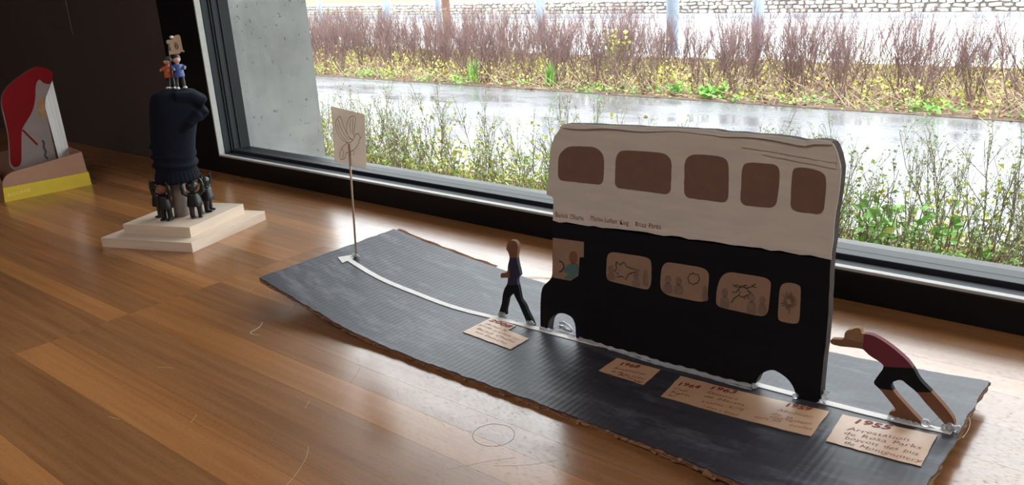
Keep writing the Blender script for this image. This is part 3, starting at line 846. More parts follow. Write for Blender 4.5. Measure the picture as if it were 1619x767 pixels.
# fibres hanging at the left corner
FIBRE = simple('paper_fibre', srgb(222, 214, 200), 0.7, 0.1, 60)
for pts in [[(-0.985, 0.615, 0.036), (-0.976, 0.606, 0.028), (-0.978, 0.603, 0.021)], [(-0.93, 0.613, 0.021), (-0.926, 0.606, 0.016), (-0.929, 0.603, 0.010)],
            [(-1.001, 0.612, 0.033), (-1.006, 0.604, 0.031), (-1.004, 0.594, 0.030)], [(-0.1335, 0.74, 0.022), (-0.128, 0.745, 0.027), (-0.130, 0.752, 0.022)],
            [(-0.137, 0.77, 0.024), (-0.130, 0.772, 0.032), (-0.127, 0.762, 0.028), (-0.129, 0.75, 0.022)], [(-0.262, 0.592, 0.008), (-0.258, 0.585, 0.005), (-0.252, 0.583, 0.006)],
            [(-0.135, 0.757, 0.0245), (-0.140, 0.764, 0.034), (-0.150, 0.768, 0.03), (-0.158, 0.765, 0.021)]]:
    bm = bmesh.new()
    tube_bm(bm, smooth_line(pts, 4), 0.00025, 4)
    link('fibre', bm_mesh(bm), FIBRE, road)

onr = lambda e: (lambda a, b: (a, b, zr(a) + e))


def road_patch(name, outline, mat, parent, e0=0.0002, th=0.0005, step=0.006, amp=0.0):
    """paper or paint lying on the curved road, cut in slices so it follows the bow"""
    bm = bmesh.new()
    v = [bm.verts.new((p[0], p[1], 0)) for p in jag(outline, step, amp, rng)]
    bm.faces.new(v)
    bmesh.ops.triangulate(bm, faces=bm.faces[:], ngon_method='EAR_CLIP')
    xs = [p[0] for p in outline]
    x = min(xs) + 0.008
    while x < max(xs) - 0.002:
        bmesh.ops.bisect_plane(bm, geom=bm.verts[:] + bm.edges[:] + bm.faces[:], dist=1e-7, plane_co=(x, 0, 0), plane_no=(1, 0, 0))
        x += 0.012
    r = bmesh.ops.extrude_face_region(bm, geom=bm.faces[:])
    up = [g for g in r['geom'] if isinstance(g, bmesh.types.BMVert)]
    for g in up:
        g.co.z = th
    for q in bm.verts:
        q.co.z += zr(q.co.x) + e0
    return link(name, bm_mesh(bm, name), mat, parent)


cl = smooth_line(LINE, 3)
wl = 0.0043
bm = bmesh.new()
prev = None
cl = [p for k, p in enumerate(cl)]
for p in cl:
    z = zr(p[0])
    q = [bm.verts.new((p[0], p[1] + s, z + e)) for s, e in ((-wl, 0.0002), (wl, 0.0002), (wl, 0.0008), (-wl, 0.0008))]
    if prev:
        for k in range(4):
            bm.faces.new((prev[k], prev[(k + 1) % 4], q[(k + 1) % 4], q[k]))
    else:
        bm.faces.new(q)
    prev = q
bm.faces.new(prev[::-1])
link('centre_line', bm_mesh(bm), LINE_WHITE, road)
road_patch('arrow_head', ARROW, LINE_WHITE, road, 0.0004, 0.0006, 0.5)
labs = []
for k, L in enumerate(LAB):
    lb = road_patch('paper_label', L, KRAFT, road, 0.0004, 0.0006, 0.007, 0.0005)
    labs.append(lb)
for txt, p0, p1 in TXT:
    k = 0 if p0[0] < -0.6 else 1 if p0[0] < -0.425 and p1[0] < -0.43 else 2 if p0[0] < -0.235 else 3
    year = txt.isdigit()
    h = 0.0108 if year else 0.0070
    if k == 3:
        h = 0.0122 if year else 0.0088
    write('handwritten_year' if year else 'handwriting', txt, p0, p1, h, onr(0.0013), INK_RED, labs[k], 0.02 if year else -0.012, 0.15, 0.06)

# ================================================================== THE CARDBOARD BUS
YB = 0.757
rng = random.Random(5)
BUS_EDGE = simple('grubby_cardboard_edge', srgb(62, 51, 46), 0.95, 0.5, 260, (1, 1, 0.5), 0.7, 0.0015)
bus = empty('cardboard_bus', (-0.43, YB + 0.006, zr(-0.43)), 'flat cut-out double-decker cardboard bus painted white above black', 'model bus')
BUSJ = jag(rounded(BUS, 2, 0.003), 0.012, 0.0006, rng)
body = slab('bus_body', BUSJ, mapXZ(YB), 0.012, BUS_EDGE, bus)
tag(body, 'brown corrugated cardboard core')
sp0, sp1 = SPLIT[0], SPLIT[-1]
sn = (-(sp1[1] - sp0[1]), sp1[0] - sp0[0])
side = lambda x, z: (x - sp0[0]) * sn[0] + (z - sp0[1]) * sn[1]
tag(slab('upper_deck', BUSJ, mapXZ(YB - 0.0008), 0.0008, WHITE_PAINT, bus, [(sp0, sn)], lambda x, z: side(x, z) > 0), 'white painted upper deck')
tag(slab('lower_deck', BUSJ, mapXZ(YB - 0.0008), 0.0008, BLACK_PAINT, bus, [(sp0, sn)], lambda x, z: side(x, z) < 0), 'black painted lower deck')
# ragged lower rim of the white sheet
rim = []
for k in range(34):
    t = k / 33
    x = sp0[0] + (sp1[0] - sp0[0]) * t
    z = sp0[1] + (sp1[1] - sp0[1]) * t + 0.0012 * math.sin(t * math.pi)
    rim.append((x, z - rng.uniform(0.0004, 0.0024)))
rim += [(sp1[0] - 0.0004, sp1[1] + 0.004), (sp0[0] + 0.0004, sp0[1] + 0.004)]
slab('torn_rim', rim, mapXZ(YB - 0.0013), 0.0004, WHITE_PAINT, bus)
WINCARD = simple('bare_card_window', srgb(124, 92, 80), 0.85, 0.08, 90, (1, 1, 1), 0.1, 0.0003)
LOWCARD = simple('light_card_window', srgb(152, 122, 100), 0.85, 0.06, 60)
for w in UPWIN:
    slab('upper_window', jag(rounded(w, 2, 0.004), 0.005, 0.0003, rng), mapXZ(YB - 0.0013), 0.0005, WINCARD, bus)
cab = slab('cab_window', CAB, mapXZ(YB - 0.0013), 0.0005, LOWCARD, bus)
tag(cab, 'cab window with a drawn driver')
lows = [slab('lower_window', rounded(w, 2, 0.004), mapXZ(YB - 0.0013), 0.0005, LOWCARD, bus) for w in LOWIN]
ip = lambda e: (lambda a, b: (a, YB - 0.0014 - e, b))
for k, (h, b_) in enumerate(SIL):
    par = lows[0 if k < 3 else 1 if k < 6 else 2]
    if k == 5:
        par = lows[1]
    for q in (h, b_):
        slab('passenger_wash', rounded(q, 2, 0.002), mapXZ(YB - 0.0015), 0.00015, SHADE_GREY, par)
slab('driver_head', DRVHEAD, mapXZ(YB - 0.0015), 0.00015, SKIN_CARD, cab)
slab('driver_shirt', rounded(DRVBODY, 2, 0.002), mapXZ(YB - 0.0015), 0.00015, TEAL, cab)
ribbons('steering_wheel', [WHEEL], 0.0016, ip(0.0003), INK_DARK, cab)
ribbons('broken_glass_drawing', [STAR1 + (STAR1[0],)], 0.0009, ip(0.0004), INK_DARK, lows[0])
ribbons('broken_glass_drawing', [STAR2 + (STAR2[0],)], 0.0008, ip(0.0004), INK_DARK, lows[1])
ribbons('broken_glass_drawing', CRACK, 0.0007, ip(0.0004), INK_DARK, lows[2])
ribbons('broken_glass_drawing', RAYS, 0.0005, ip(0.0004), INK_DARK, lows[3])
for txt, p0, p1 in BTXT:
    write('handwriting', txt, (p0[0], p0[1] + 0.0022), (p1[0], p1[1] + 0.0022), 0.0085, ip(0.0), INK_RED, bus, -0.01, 0.1, 0.05)
# peeled liner strips under the rear corner of the roof
for (a, z0, z1) in [(-0.352, 0.2655, 0.2715), (-0.33, 0.2600, 0.2625)]:
    top = [(a + (-0.2605 - a) * k / 10, z1 - 0.004 * k / 10 + rng.uniform(-.0008, .0008)) for k in range(11)]
    bot = [(a + (-0.2588 - a) * k / 10, z0 - 0.006 * k / 10 + rng.uniform(-.0004, .0004)) for k in range(11)]
    slab('peeled_strip', top + bot[::-1], mapXZ(YB - 0.0022), 0.0014, WHITE_PAINT, bus)
bm = bmesh.new()
prev = None
for k in range(40):                       # thin lip of the roof edge folded forward
    t = k / 39
    x = -0.568 + 0.303 * t
    z = lerp_table([(p[0], p[1]) for p in BUS[:10]], x)
    a = bm.verts.new((x, YB + 0.001, z + 0.0008))
    b = bm.verts.new((x, YB - 0.003 - 0.001 * math.sin(t * 9), z - 0.0028 - 0.001 * math.sin(t * 23)))
    if prev:
        bm.faces.new((prev[0], a, b, prev[1]))
    prev = (a, b)
link('roof_lip', bm_mesh(bm), WHITE_PAINT, bus)


def glue_bead(parent, pts, r, seed):
    g = random.Random(seed)
    bm = bmesh.new()
    P = smooth_line(pts, 6) if len(pts) > 2 else pts
    if len(P) == 1:
        ball_bm(bm, P[0], (r, r, r * 0.9), 10)
    else:
        tube_bm(bm, P, [r * (0.85 + 0.22 * math.sin(k * 1.1 + seed) + g.uniform(-.06, .06)) for k in range(len(P))], 7)
    return link('glue_bead', bm_mesh(bm), GLUE, parent, smooth=True)


gx = [-0.553 + k * (0.224 / 14) for k in range(15)]
glue_bead(bus, [(x, YB - 0.0035 + 0.001 * math.sin(x * 90), zr(x) + 0.0022) for x in gx], 0.0026, 1)
glue_bead(bus, [(x, YB - 0.006 + 0.001 * math.sin(x * 60), zr(x) + 0.0009) for x in gx[3:]], 0.0012, 2)
glue_bead(bus, [(-0.613, YB - 0.003, zr(-.61) + .002), (-0.605, YB - 0.004, zr(-.6) + .0022), (-0.598, YB - 0.002, zr(-.6) + .002), (-0.58, YB + 0.004, zr(-.58) + .001), (-0.562, YB, zr(-.56) + .002)], 0.0024, 3)
glue_bead(bus, [(-0.600, YB + 0.02, zr(-.6) + .002), (-0.59, YB + 0.018, zr(-.59) + .005), (-0.575, YB + 0.012, zr(-.575) + .002)], 0.0032, 4)
glue_bead(bus, [(-0.3285, YB - 0.002, zr(-.3285) + .003)], 0.0038, 5)
glue_bead(bus, [(-0.284, YB - 0.002, zr(-.284) + .003)], 0.0034, 6)
glue_bead(bus, [(-0.2575, YB - 0.001, zr(-.2575) + .002), (-0.2565, YB + 0.003, zr(-.2565) + .006), (-0.2560, YB + 0.006, zr(-.256) + .012)], 0.0038, 7)


# ================================================================== CUT-OUT PEOPLE
def cutset(points):
    out = []
    for i in range(0, len(points), 2):
        a, b = points[i], points[i + 1]
        out.append((a, (-(b[1] - a[1]), b[0] - a[0])))
    return out


def above(c, x, z):
    return (x - c[0][0]) * c[1][0] + (z - c[0][1]) * c[1][1] > 0


rng = random.Random(8)
walker = empty('cardboard_figure', (-0.64, YB + 0.003, zr(-.64)), 'small walking cardboard cut-out person in dark clothes ahead of the bus', 'cut-out figure')
WJ = jag(rounded(WALK, 2, 0.002), 0.006, 0.0003, rng)
c = cutset(WCUT)
mx_ = 0.5 * (WCUT[5][0] + WCUT[6][0])
cl_ = [c[0], c[1]]
slab('head', WJ, mapXZ(YB), 0.005, SKIN_CARD, walker, [c[0]], lambda x, z: above(c[0], x, z))
slab('shirt', WJ, mapXZ(YB), 0.005, NAVY, walker, cl_, lambda x, z: above(c[1], x, z) and not above(c[0], x, z))
slab('trousers', WJ, mapXZ(YB), 0.005, BLACK_PAINT, walker, [c[1]], lambda x, z: not above(c[1], x, z))
ax = min(p[0] for p in WALK if 0.045 < p[1] < 0.2)
slab('arm', [(ax, 0.0), (ax, 0.0), (ax, 0.0)] if False else [(WALK[40][0], WALK[40][1]), (WALK[41][0], WALK[41][1]), (WALK[42][0], WALK[42][1]), (WALK[43][0], WALK[43][1]),
      (WALK[44][0] + 0.003, WALK[44][1]), (WALK[39][0] + 0.003, WALK[39][1])], mapXZ(YB - 0.0006), 0.0006, SKIN_CARD, walker)
wl_, wr_ = (WALK[33][0] + WALK[32][0]) / 2, (WALK[21][0] + WALK[22][0]) / 2
glue_bead(walker, [(wl_ - 0.004, YB + 0.001, zr(wl_) + 0.002), (wl_ + 0.001, YB - 0.001, zr(wl_) + 0.005), (wl_ + 0.006, YB, zr(wl_) + 0.002)], 0.0038, 11)
glue_bead(walker, [(wr_ - 0.004, YB + 0.001, zr(wr_) + 0.002), (wr_, YB - 0.001, zr(wr_) + 0.004), (wr_ + 0.006, YB, zr(wr_) + 0.0015)], 0.0034, 12)
glue_bead(walker, [(wl_ + 0.005, YB, zr(wl_) + 0.002), ((wl_ + wr_) / 2, YB - 0.001, zr(wl_) + 0.001), (wr_ - 0.004, YB, zr(wl_) + 0.002)], 0.0011, 13)

pusher = empty('cardboard_figure', (-0.155, YB + 0.003, zr(-.155)), 'cardboard cut-out person in maroon top leaning forward, pushing behind the bus', 'cut-out figure')
PJ = jag(rounded(PUSH, 2, 0.003), 0.006, 0.0003, rng)
c = cutset(PCUT)
pc0, pc1, pc2, pc3 = c
# neck line runs downwards: points left of it are head and arms
neckx = 0.5 * (PCUT[0][0] + PCUT[1][0])
hipz = lambda x: PCUT[2][1] + (PCUT[3][1] - PCUT[2][1]) * (x - PCUT[2][0]) / (PCUT[3][0] - PCUT[2][0])
kl = lambda x: PCUT[4][1] + (PCUT[5][1] - PCUT[4][1]) * (x - PCUT[4][0]) / (PCUT[5][0] - PCUT[4][0])
kr = lambda x: PCUT[6][1] + (PCUT[7][1] - PCUT[6][1]) * (x - PCUT[6][0]) / (PCUT[7][0] - PCUT[6][0])
xs_ = 0.5 * (PCUT[5][0] + PCUT[6][0])
ncut = ((neckx, 0.0), (1.0, 0.0))
leg_split = ((xs_, 0.0), (1.0, 0.0))
chz = lambda x, z: 'H' if x < neckx and z > hipz(x) else 'S' if z > hipz(x) else 'T' if z > (kl(x) if x < xs_ else kr(x)) else 'B'
allc = [ncut, pc1, pc2, pc3, leg_split]
headcut = (0, 0)
slab('shirt', PJ, mapXZ(YB), 0.006, MAROON, pusher, allc, lambda x, z: chz(x, z) == 'S')
slab('shorts', PJ, mapXZ(YB), 0.006, BLACK_PAINT, pusher, allc, lambda x, z: chz(x, z) == 'T')
slab('leg', PJ, mapXZ(YB), 0.006, SKIN_CARD, pusher, allc, lambda x, z: chz(x, z) == 'B' and x < xs_)
slab('leg', PJ, mapXZ(YB), 0.006, SKIN_CARD, pusher, allc, lambda x, z: chz(x, z) == 'B' and x >= xs_)
hz = PUSH[2][1] + 0.0015
hcut = ((0.0, hz), (0.0, 1.0))
slab('arms', PJ, mapXZ(YB), 0.006, SKIN_CARD, pusher, allc + [hcut], lambda x, z: chz(x, z) == 'H' and z <= hz)
slab('head', PJ, mapXZ(YB), 0.006, HAIR_CARD, pusher, allc + [hcut], lambda x, z: chz(x, z) == 'H' and z > hz)
fx, fz = PUSH[19]
glue_bead(pusher, [(fx - 0.008, YB - 0.002, zr(fx) + 0.002), (fx - 0.002, YB - 0.003, zr(fx) + 0.005), (fx + 0.004, YB, zr(fx) + 0.003)], 0.0042, 21)
gx0, gx1 = PUSH[35][0], PUSH[31][0]
glue_bead(pusher, [(gx0 + (gx1 - gx0) * k / 6, YB - 0.002 + 0.001 * (k % 2), zr(gx0) + 0.0025) for k in range(7)], 0.0022, 22)
glue_bead(pusher, [(gx1, YB - 0.002, zr(gx1) + 0.004)], 0.0042, 23)
glue_bead(pusher, [(gx1 + 0.002, YB - 0.002, zr(gx1) + 0.0015), (0.5 * (gx1 + fx), YB - 0.003, zr(gx1) + 0.001), (fx - 0.006, YB - 0.002, zr(fx) + 0.0015)], 0.0011, 24)

# ================================================================== DOVE SIGN
sign = empty('dove_sign', (STICK[0][0], 0.76, STICK[0][1]), 'small white paper sign with a drawn dove on a thin stick at the arrow', 'sign')
slab('paper_card', SIGN, mapXZ(0.7622), 0.0006, PAPER, sign)
ribbons('dove_drawing', [smooth_line(l, 3) for l in DOVE], 0.00085, lambda a, b: (a, 0.7620, b), INK_GREY, sign)
tube('stick', [(STICK[0][0], 0.7605, STICK[0][1] - 0.002), (STICK[1][0], 0.7605, STICK[1][1])], 0.0015, STICK_WOOD, sign)
glue_bead(sign, [(STICK[0][0] - 0.007, 0.7595, zr(STICK[0][0]) + .001), (STICK[0][0], 0.7590, zr(STICK[0][0]) + .003), (STICK[0][0] + 0.007, 0.7595, zr(STICK[0][0]) + .0015)], 0.0028, 31)

# ================================================================== FIST SCULPTURE
C0 = Vector((-1.4343, 0.7388, 0.0))
U = Vector((0.4579, 0.889, 0.0))
NV = Vector((-0.889, 0.4579, 0.0))
L3 = lambda u, n, z: C0 + U * u + NV * n + Vector((0, 0, z))
sculpt = empty('fist_sculpture', (C0.x, C0.y, 0.0), 'stuffed dark sock raised like a fist on a two-step pale wood plinth', 'sculpture')
quad_prism('lower_board', [(-1.504, 0.6125), (-1.3228, 0.6855), (-1.380, 0.8740), (-1.5610, 0.8010)], 0.0, 0.018, PINE, sculpt, 0.0006)
quad_prism('upper_board', [(-1.4845, 0.6475), (-1.3510, 0.7020), (-1.4020, 0.8440), (-1.5355, 0.7895)], 0.018, 0.037, PINE, sculpt, 0.0006)
tube('tube', [tuple(L3(-0.003, 0, 0.037)), tuple(L3(0.0, 0, 0.13))], 0.0128, TUBE_GREY, sculpt, 20)
SEC = [(0.112, -0.033, 0.0365, 0.031), (0.125, -0.0325, 0.0350, 0.032), (0.1476, -0.0325, 0.0388, 0.034), (0.1762, -0.0325, 0.0436, 0.037), (0.2039, -0.029, 0.051, 0.040),
       (0.224, -0.0265, 0.062, 0.042), (0.2395, -0.0235, 0.070, 0.041), (0.2525, -0.0205, 0.068, 0.037), (0.261, -0.014, 0.058, 0.028), (0.2660, 0.004, 0.044, 0.013)]
bm = bmesh.new()
rings = []
for (z, a, b, rn) in SEC:
    cu, ru = (a + b) / 2, (b - a) / 2
    ring_ = []
    for k in range(36):
        t = 2 * math.pi * k / 36
        ct, st = math.cos(t), math.sin(t)
        ring_.append(bm.verts.new(L3(cu + ru * math.copysign(abs(ct) ** 0.85, ct), rn * math.copysign(abs(st) ** 0.85, st), z)))
    rings.append(ring_)
for i in range(len(rings) - 1):
    for k in range(36):
        bm.faces.new((rings[i][k], rings[i][(k + 1) % 36], rings[i + 1][(k + 1) % 36], rings[i + 1][k]))
bm.faces.new(rings[0][::-1])
bm.faces.new(rings[-1])
rz = Matrix.Rotation(math.atan2(U.y, U.x), 4, 'Z')
# folded fingers over the knuckles and the thumb tucked against them
for k in range(4):
    n0 = -0.031 + 0.019 * k
    tube_bm(bm, [L3(0.020, n0, 0.2555), L3(0.050, n0 * 0.98, 0.2515), L3(0.0655, n0 * 0.95, 0.2405), L3(0.0655, n0 * 0.95, 0.2285), L3(0.052, n0 * 0.95, 0.214)], [0.010, 0.0112, 0.0118, 0.011, 0.008], 12)
tube_bm(bm, [L3(0.020, -0.034, 0.197), L3(0.038, -0.0385, 0.209), L3(0.053, -0.037, 0.2215), L3(0.060, -0.026, 0.227)], [0.006, 0.0085, 0.0095, 0.0075], 12)
# soft wrist folds
for (z, a) in ((0.151, -0.0004), (0.169, -0.0012), (0.135, 0.0002)):
    pts = [L3(0.002 + 0.0365 * math.cos(t / 24 * 2 * math.pi), 0.0335 * math.sin(t / 24 * 2 * math.pi), z + 0.003 * math.sin(t / 24 * 4 * math.pi)) for t in range(25)]
    tube_bm(bm, pts, 0.0042 + a, 8)
tag(link('fist', fuse(bm, 0.0022, 5), SOCK, sculpt), 'dark navy knitted sock stuffed into a fist')
# ribbed cuff
bm = bmesh.new()
rows = []
for (z, gr) in ((0.1275, -0.0005), (0.121, 0.0012), (0.114, 0.003), (0.1075, 0.0045), (0.1055, 0.003), (0.109, -0.001)):
    rr_ = []
    for k in range(120):
        t = 2 * math.pi * k / 120
        w = 0.0006 * math.sin(t * 30)
        zz = z + 0.0025 * math.sin(t + 0.4)
        rr_.append(bm.verts.new(L3(0.002 + (0.0350 + gr + w) * math.cos(t), (0.0325 + gr + w) * math.sin(t), zz)))
    rows.append(rr_)
for i in range(len(rows) - 1):
    for k in range(120):
        bm.faces.new((rows[i][k], rows[i][(k + 1) % 120], rows[i + 1][(k + 1) % 120], rows[i + 1][k]))
link('ribbed_cuff', bm_mesh(bm), SOCK, sculpt, smooth=True)


# ---- toy figures
def toy(bm, base, h, ang, arms_up=True, lean=(0, 0)):
    """stubby toy figure: big round head, flared tunic, straight legs, mitten hands; faces direction ang"""
    f = Vector((math.cos(ang), math.sin(ang), 0))
    s = Vector((-f.y, f.x, 0))
    ln = Vector((lean[0], lean[1], 0))
    Q = lambda a, b, z: Vector(base) + f * (a * h) + s * (b * h) + Vector((0, 0, z * h)) + ln * (z * h)
    for sg in (-1, 1):
        tube_bm(bm, [Q(0, sg * 0.11, 0.03), Q(0, sg * 0.105, 0.22), Q(0, sg * 0.09, 0.42)], [0.07 * h, 0.075 * h, 0.095 * h], 10)
        m = Matrix.Rotation(ang, 4, 'Z')
        ball_bm(bm, Q(0.045, sg * 0.10, 0.032), (0.125 * h, 0.075 * h, 0.042 * h), 10, m)
    tube_bm(bm, [Q(0, 0, 0.34), Q(0, 0, 0.44), Q(0, 0, 0.58), Q(0, 0, 0.69), Q(0, 0, 0.72)], [0.212 * h, 0.205 * h, 0.175 * h, 0.15 * h, 0.08 * h], 16)
    tube_bm(bm, [Q(0, 0, 0.69), Q(0, 0, 0.76)], 0.052 * h, 10)
    ball_bm(bm, Q(0.0, 0, 0.865), (0.148 * h, 0.148 * h, 0.142 * h), 16)
    ball_bm(bm, Q(-0.012, 0, 0.895), (0.162 * h, 0.166 * h, 0.128 * h), 16)      # moulded hair
    ball_bm(bm, Q(0.128, 0, 0.85), (0.02 * h, 0.018 * h, 0.02 * h), 8)            # nose
    for sg in (-1, 1):
        if arms_up:
            P = [Q(0, sg * 0.15, 0.665), Q(0.03, sg * 0.245, 0.74), Q(0.05, sg * 0.27, 0.90), Q(0.06, sg * 0.25, 1.02)]
        else:
            P = [Q(0, sg * 0.125, 0.665), Q(0.0, sg * 0.19, 0.60), Q(0.05, sg * 0.20, 0.48), Q(0.09, sg * 0.19, 0.40)]
        tube_bm(bm, P, [0.068 * h, 0.065 * h, 0.056 * h, 0.048 * h], 8)
        e = P[-1]
        d = (P[-1] - P[-2]).normalized()
        ball_bm(bm, e + d * 0.02 * h, (0.042 * h, 0.042 * h, 0.045 * h), 8)
        for q in range(4):                                                        # four fingers
            o_ = f * ((q - 1.5) * 0.02 * h)
            tube_bm(bm, [e + o_, e + o_ + d * (0.075 + 0.012 * (1.5 - abs(q - 1.5))) * h, e + o_ + d * 0.085 * h - s * sg * 0.02 * h], 0.0125 * h, 6)
        tube_bm(bm, [e - s * sg * 0.02 * h, e - s * sg * 0.055 * h + d * 0.045 * h], 0.014 * h, 6)   # thumb


cx_, cy_ = C0.x, C0.y
for (px_, py_, an, lab) in [(-1.399, 0.7455, -0.50, 'black toy figure with raised arms standing front right under the fist'),
                            (-1.416, 0.7800, 0.60, 'black toy figure half hidden at the rear right under the fist'),
                            (-1.432, 0.7065, -1.20, 'black toy figure with bare brown head at the front left under the fist'),
                            (-1.4640, 0.7130, -2.4, 'black toy figure mostly hidden at the rear left under the fist')]:
    e = empty('toy_figure', (px_, py_, 0.037), lab, 'toy figure', 'black toy figures carrying the fist')
    bm = bmesh.new()
    toy(bm, (px_, py_, 0.037), 0.0655, an, True)
    link('body', fuse(bm, 0.00085, 2), TOY_BLACK, e)
    if 'bare brown' in lab:
        bm = bmesh.new()
        ball_bm(bm, Vector((px_, py_, 0.037 + 0.0655 * 0.885)), (0.0112, 0.0112, 0.0094), 16)
        link('hair', bm_mesh(bm), SKIN_CARD, e, smooth=True)

TOY_BLUE = simple('blue_toy_coat', srgb(66, 92, 158), 0.45, 0.08, 60)
TOY_WHITE = simple('white_toy_plastic', srgb(226, 222, 220), 0.45, 0.05, 60)
TOY_SKIN = simple('toy_skin', srgb(214, 168, 146), 0.45, 0.05, 60)
TOY_ORANGE = simple('orange_toy_vest', srgb(206, 98, 58), 0.45, 0.08, 60)
TOY_GREY = simple('dark_toy_legs', srgb(64, 62, 68), 0.45, 0.08, 60)
TOY_HAIR = simple('dark_toy_hair', srgb(52, 44, 42), 0.5, 0.08, 60)


def colour_toy(root, base, h, ang, coat, legs, shoes, hair):
    f = Vector((math.cos(ang), math.sin(ang), 0))
    s = Vector((-f.y, f.x, 0))
    Q = lambda a, b, z: Vector(base) + f * (a * h) + s * (b * h) + Vector((0, 0, z * h))
    rot = Matrix.Rotation(ang, 4, 'Z')
    bm = bmesh.new()
    for sg in (-1, 1):
        tube_bm(bm, [Q(0, sg * 0.10, 0.06), Q(0, sg * 0.09, 0.24), Q(0, sg * 0.075, 0.46)], [0.05 * h, 0.055 * h, 0.075 * h], 10)
    tube_bm(bm, [Q(0, 0, 0.40), Q(0, 0, 0.5)], 0.12 * h, 12)
    link('legs', fuse(bm, 0.0008, 1), legs, root)
    for sg in (-1, 1):
        bm = bmesh.new()
        ball_bm(bm, Q(0.04, sg * 0.105, 0.04), (0.095 * h, 0.06 * h, 0.042 * h), 12, rot)
        link('shoe', bm_mesh(bm), shoes, root, smooth=True)
    bm = bmesh.new()
    tube_bm(bm, [Q(0, 0, 0.36), Q(0, 0, 0.46), Q(0, 0, 0.6), Q(0, 0, 0.70), Q(0, 0, 0.73)], [0.165 * h, 0.158 * h, 0.14 * h, 0.13 * h, 0.07 * h], 16)
    for sg in (-1, 1):
        tube_bm(bm, [Q(0, sg * 0.12, 0.675), Q(0.05, sg * 0.19, 0.62), Q(0.14, sg * 0.16, 0.60)], [0.055 * h, 0.052 * h, 0.045 * h], 8)
    link('coat', fuse(bm, 0.0008, 1), coat, root)
    bm = bmesh.new()
    tube_bm(bm, [Q(0, 0, 0.70), Q(0, 0, 0.77)], 0.05 * h, 10)
    ball_bm(bm, Q(0, 0, 0.865), (0.115 * h, 0.115 * h, 0.125 * h), 16)
    ball_bm(bm, Q(0.115, 0, 0.85), (0.02 * h, 0.018 * h, 0.02 * h), 8)
    for sg in (-1, 1):
        ball_bm(bm, Q(0.0, sg * 0.115, 0.855), (0.018 * h, 0.014 * h, 0.026 * h), 8)
    link('head', fuse(bm, 0.0007, 1), TOY_SKIN, root)
    bm = bmesh.new()
    ball_bm(bm, Q(-0.02, 0, 0.905), (0.125 * h, 0.13 * h, 0.105 * h), 16)
    link('hair', bm_mesh(bm), hair, root, smooth=True)
    for sg in (-1, 1):
        bm = bmesh.new()
        e = Q(0.15, sg * 0.155, 0.60)
        ball_bm(bm, e, (0.035 * h, 0.03 * h, 0.035 * h), 8)
        for q in range(4):
            tube_bm(bm, [e + Vector((0, 0, (q - 1.5) * 0.018 * h)), e + f * (0.055 + 0.008 * (q % 2)) * h + Vector((0, 0, (q - 1.5) * 0.018 * h)), e + f * 0.06 * h - s * sg * 0.025 * h + Vector((0, 0, (q - 1.5) * 0.018 * h))], 0.011 * h, 6)
        tube_bm(bm, [e, e + f * 0.03 * h + Vector((0, 0, 0.05 * h))], 0.012 * h, 6)
        link('hand', fuse(bm, 0.0004, 1), TOY_SKIN, root)


b1 = L3(0.0345, -0.004, 0.2655)
t1 = empty('toy_figure', tuple(b1), 'small toy figure in a blue coat standing on top of the fist', 'toy figure', 'toy figures on top of the fist')
colour_toy(t1, tuple(b1), 0.060, -0.25, TOY_BLUE, TOY_GREY, TOY_WHITE, TOY_HAIR)
b2 = L3(0.0195, 0.012, 0.2655)
t2 = empty('toy_figure', tuple(b2), 'small toy figure in an orange vest behind the pole on the fist', 'toy figure', 'toy figures on top of the fist')
colour_toy(t2, tuple(b2), 0.056, -1.2, TOY_ORANGE, TOY_GREY, TOY_WHITE, TOY_HAIR)
plac = empty('toy_placard', tuple(L3(0.022, -0.014, 0.262)), 'tiny notched wooden placard with a black swirl on a dark pole', 'placard')
tube('pole', [tuple(L3(0.0205, -0.012, 0.2575)), tuple(L3(0.0265, -0.012, 0.352))], 0.0012, TOY_BLACK, plac)
outl = [(0.0290, 0.3270), (0.0250, 0.3268), (0.0250, 0.3330), (0.0285, 0.3335), (0.0280, 0.3455), (0.0240, 0.3455), (0.0240, 0.3510), (0.0300, 0.3518), (0.0340, 0.3515),
        (0.0390, 0.3580), (0.0455, 0.3590), (0.0475, 0.3560), (0.0480, 0.3330), (0.0500, 0.3320), (0.0500, 0.3290), (0.0440, 0.3300), (0.0420, 0.3270), (0.0350, 0.3270)]
slab('board', outl, lambda a, b, d: tuple(L3(a, -0.0135 - 0.002 + d, b)), 0.002, STICK_WOOD, plac)
sw = [(0.0385 + (0.0008 + 0.0042 * t / 30) * math.cos(t * 0.42) * 0.62, 0.3415 + (0.001 + 0.0062 * t / 30) * math.sin(t * 0.42)) for t in range(31)]
ribbons('swirl', [sw], 0.0009, lambda a, b: tuple(L3(a, -0.0158, b)), INK_DARK, plac)
bm = bmesh.new()
ball_bm(bm, L3(0.0335, -0.0135, 0.3555), (0.0036, 0.0036, 0.0028), 12)
link('white_dab', bm_mesh(bm), TOY_WHITE, plac, smooth=True)

# ================================================================== BOOK BOX ON THE LEFT
F0 = Vector((-2.0427, 0.646, 0))
D_ = Vector((0.1134, 0.9935, 0)).normalized()
O_ = Vector((D_.y, -D_.x, 0))                       # outwards, towards the viewer
BX = lambda a, dep, z: tuple(F0 + D_ * a - O_ * dep + Vector((0, 0, z)))
BL, BD = 0.1855, 0.17
tray = empty('cardboard_tray', (-2.1, 0.74, 0.0), 'mustard yellow and tan cardboard display tray lettered BOCAGE', 'tray')


def frame_slab(name, pts, mat, dep0, th, parent):
    return slab(name, pts, lambda a, b, d: BX(a, dep0 + d, b), th, mat, parent)


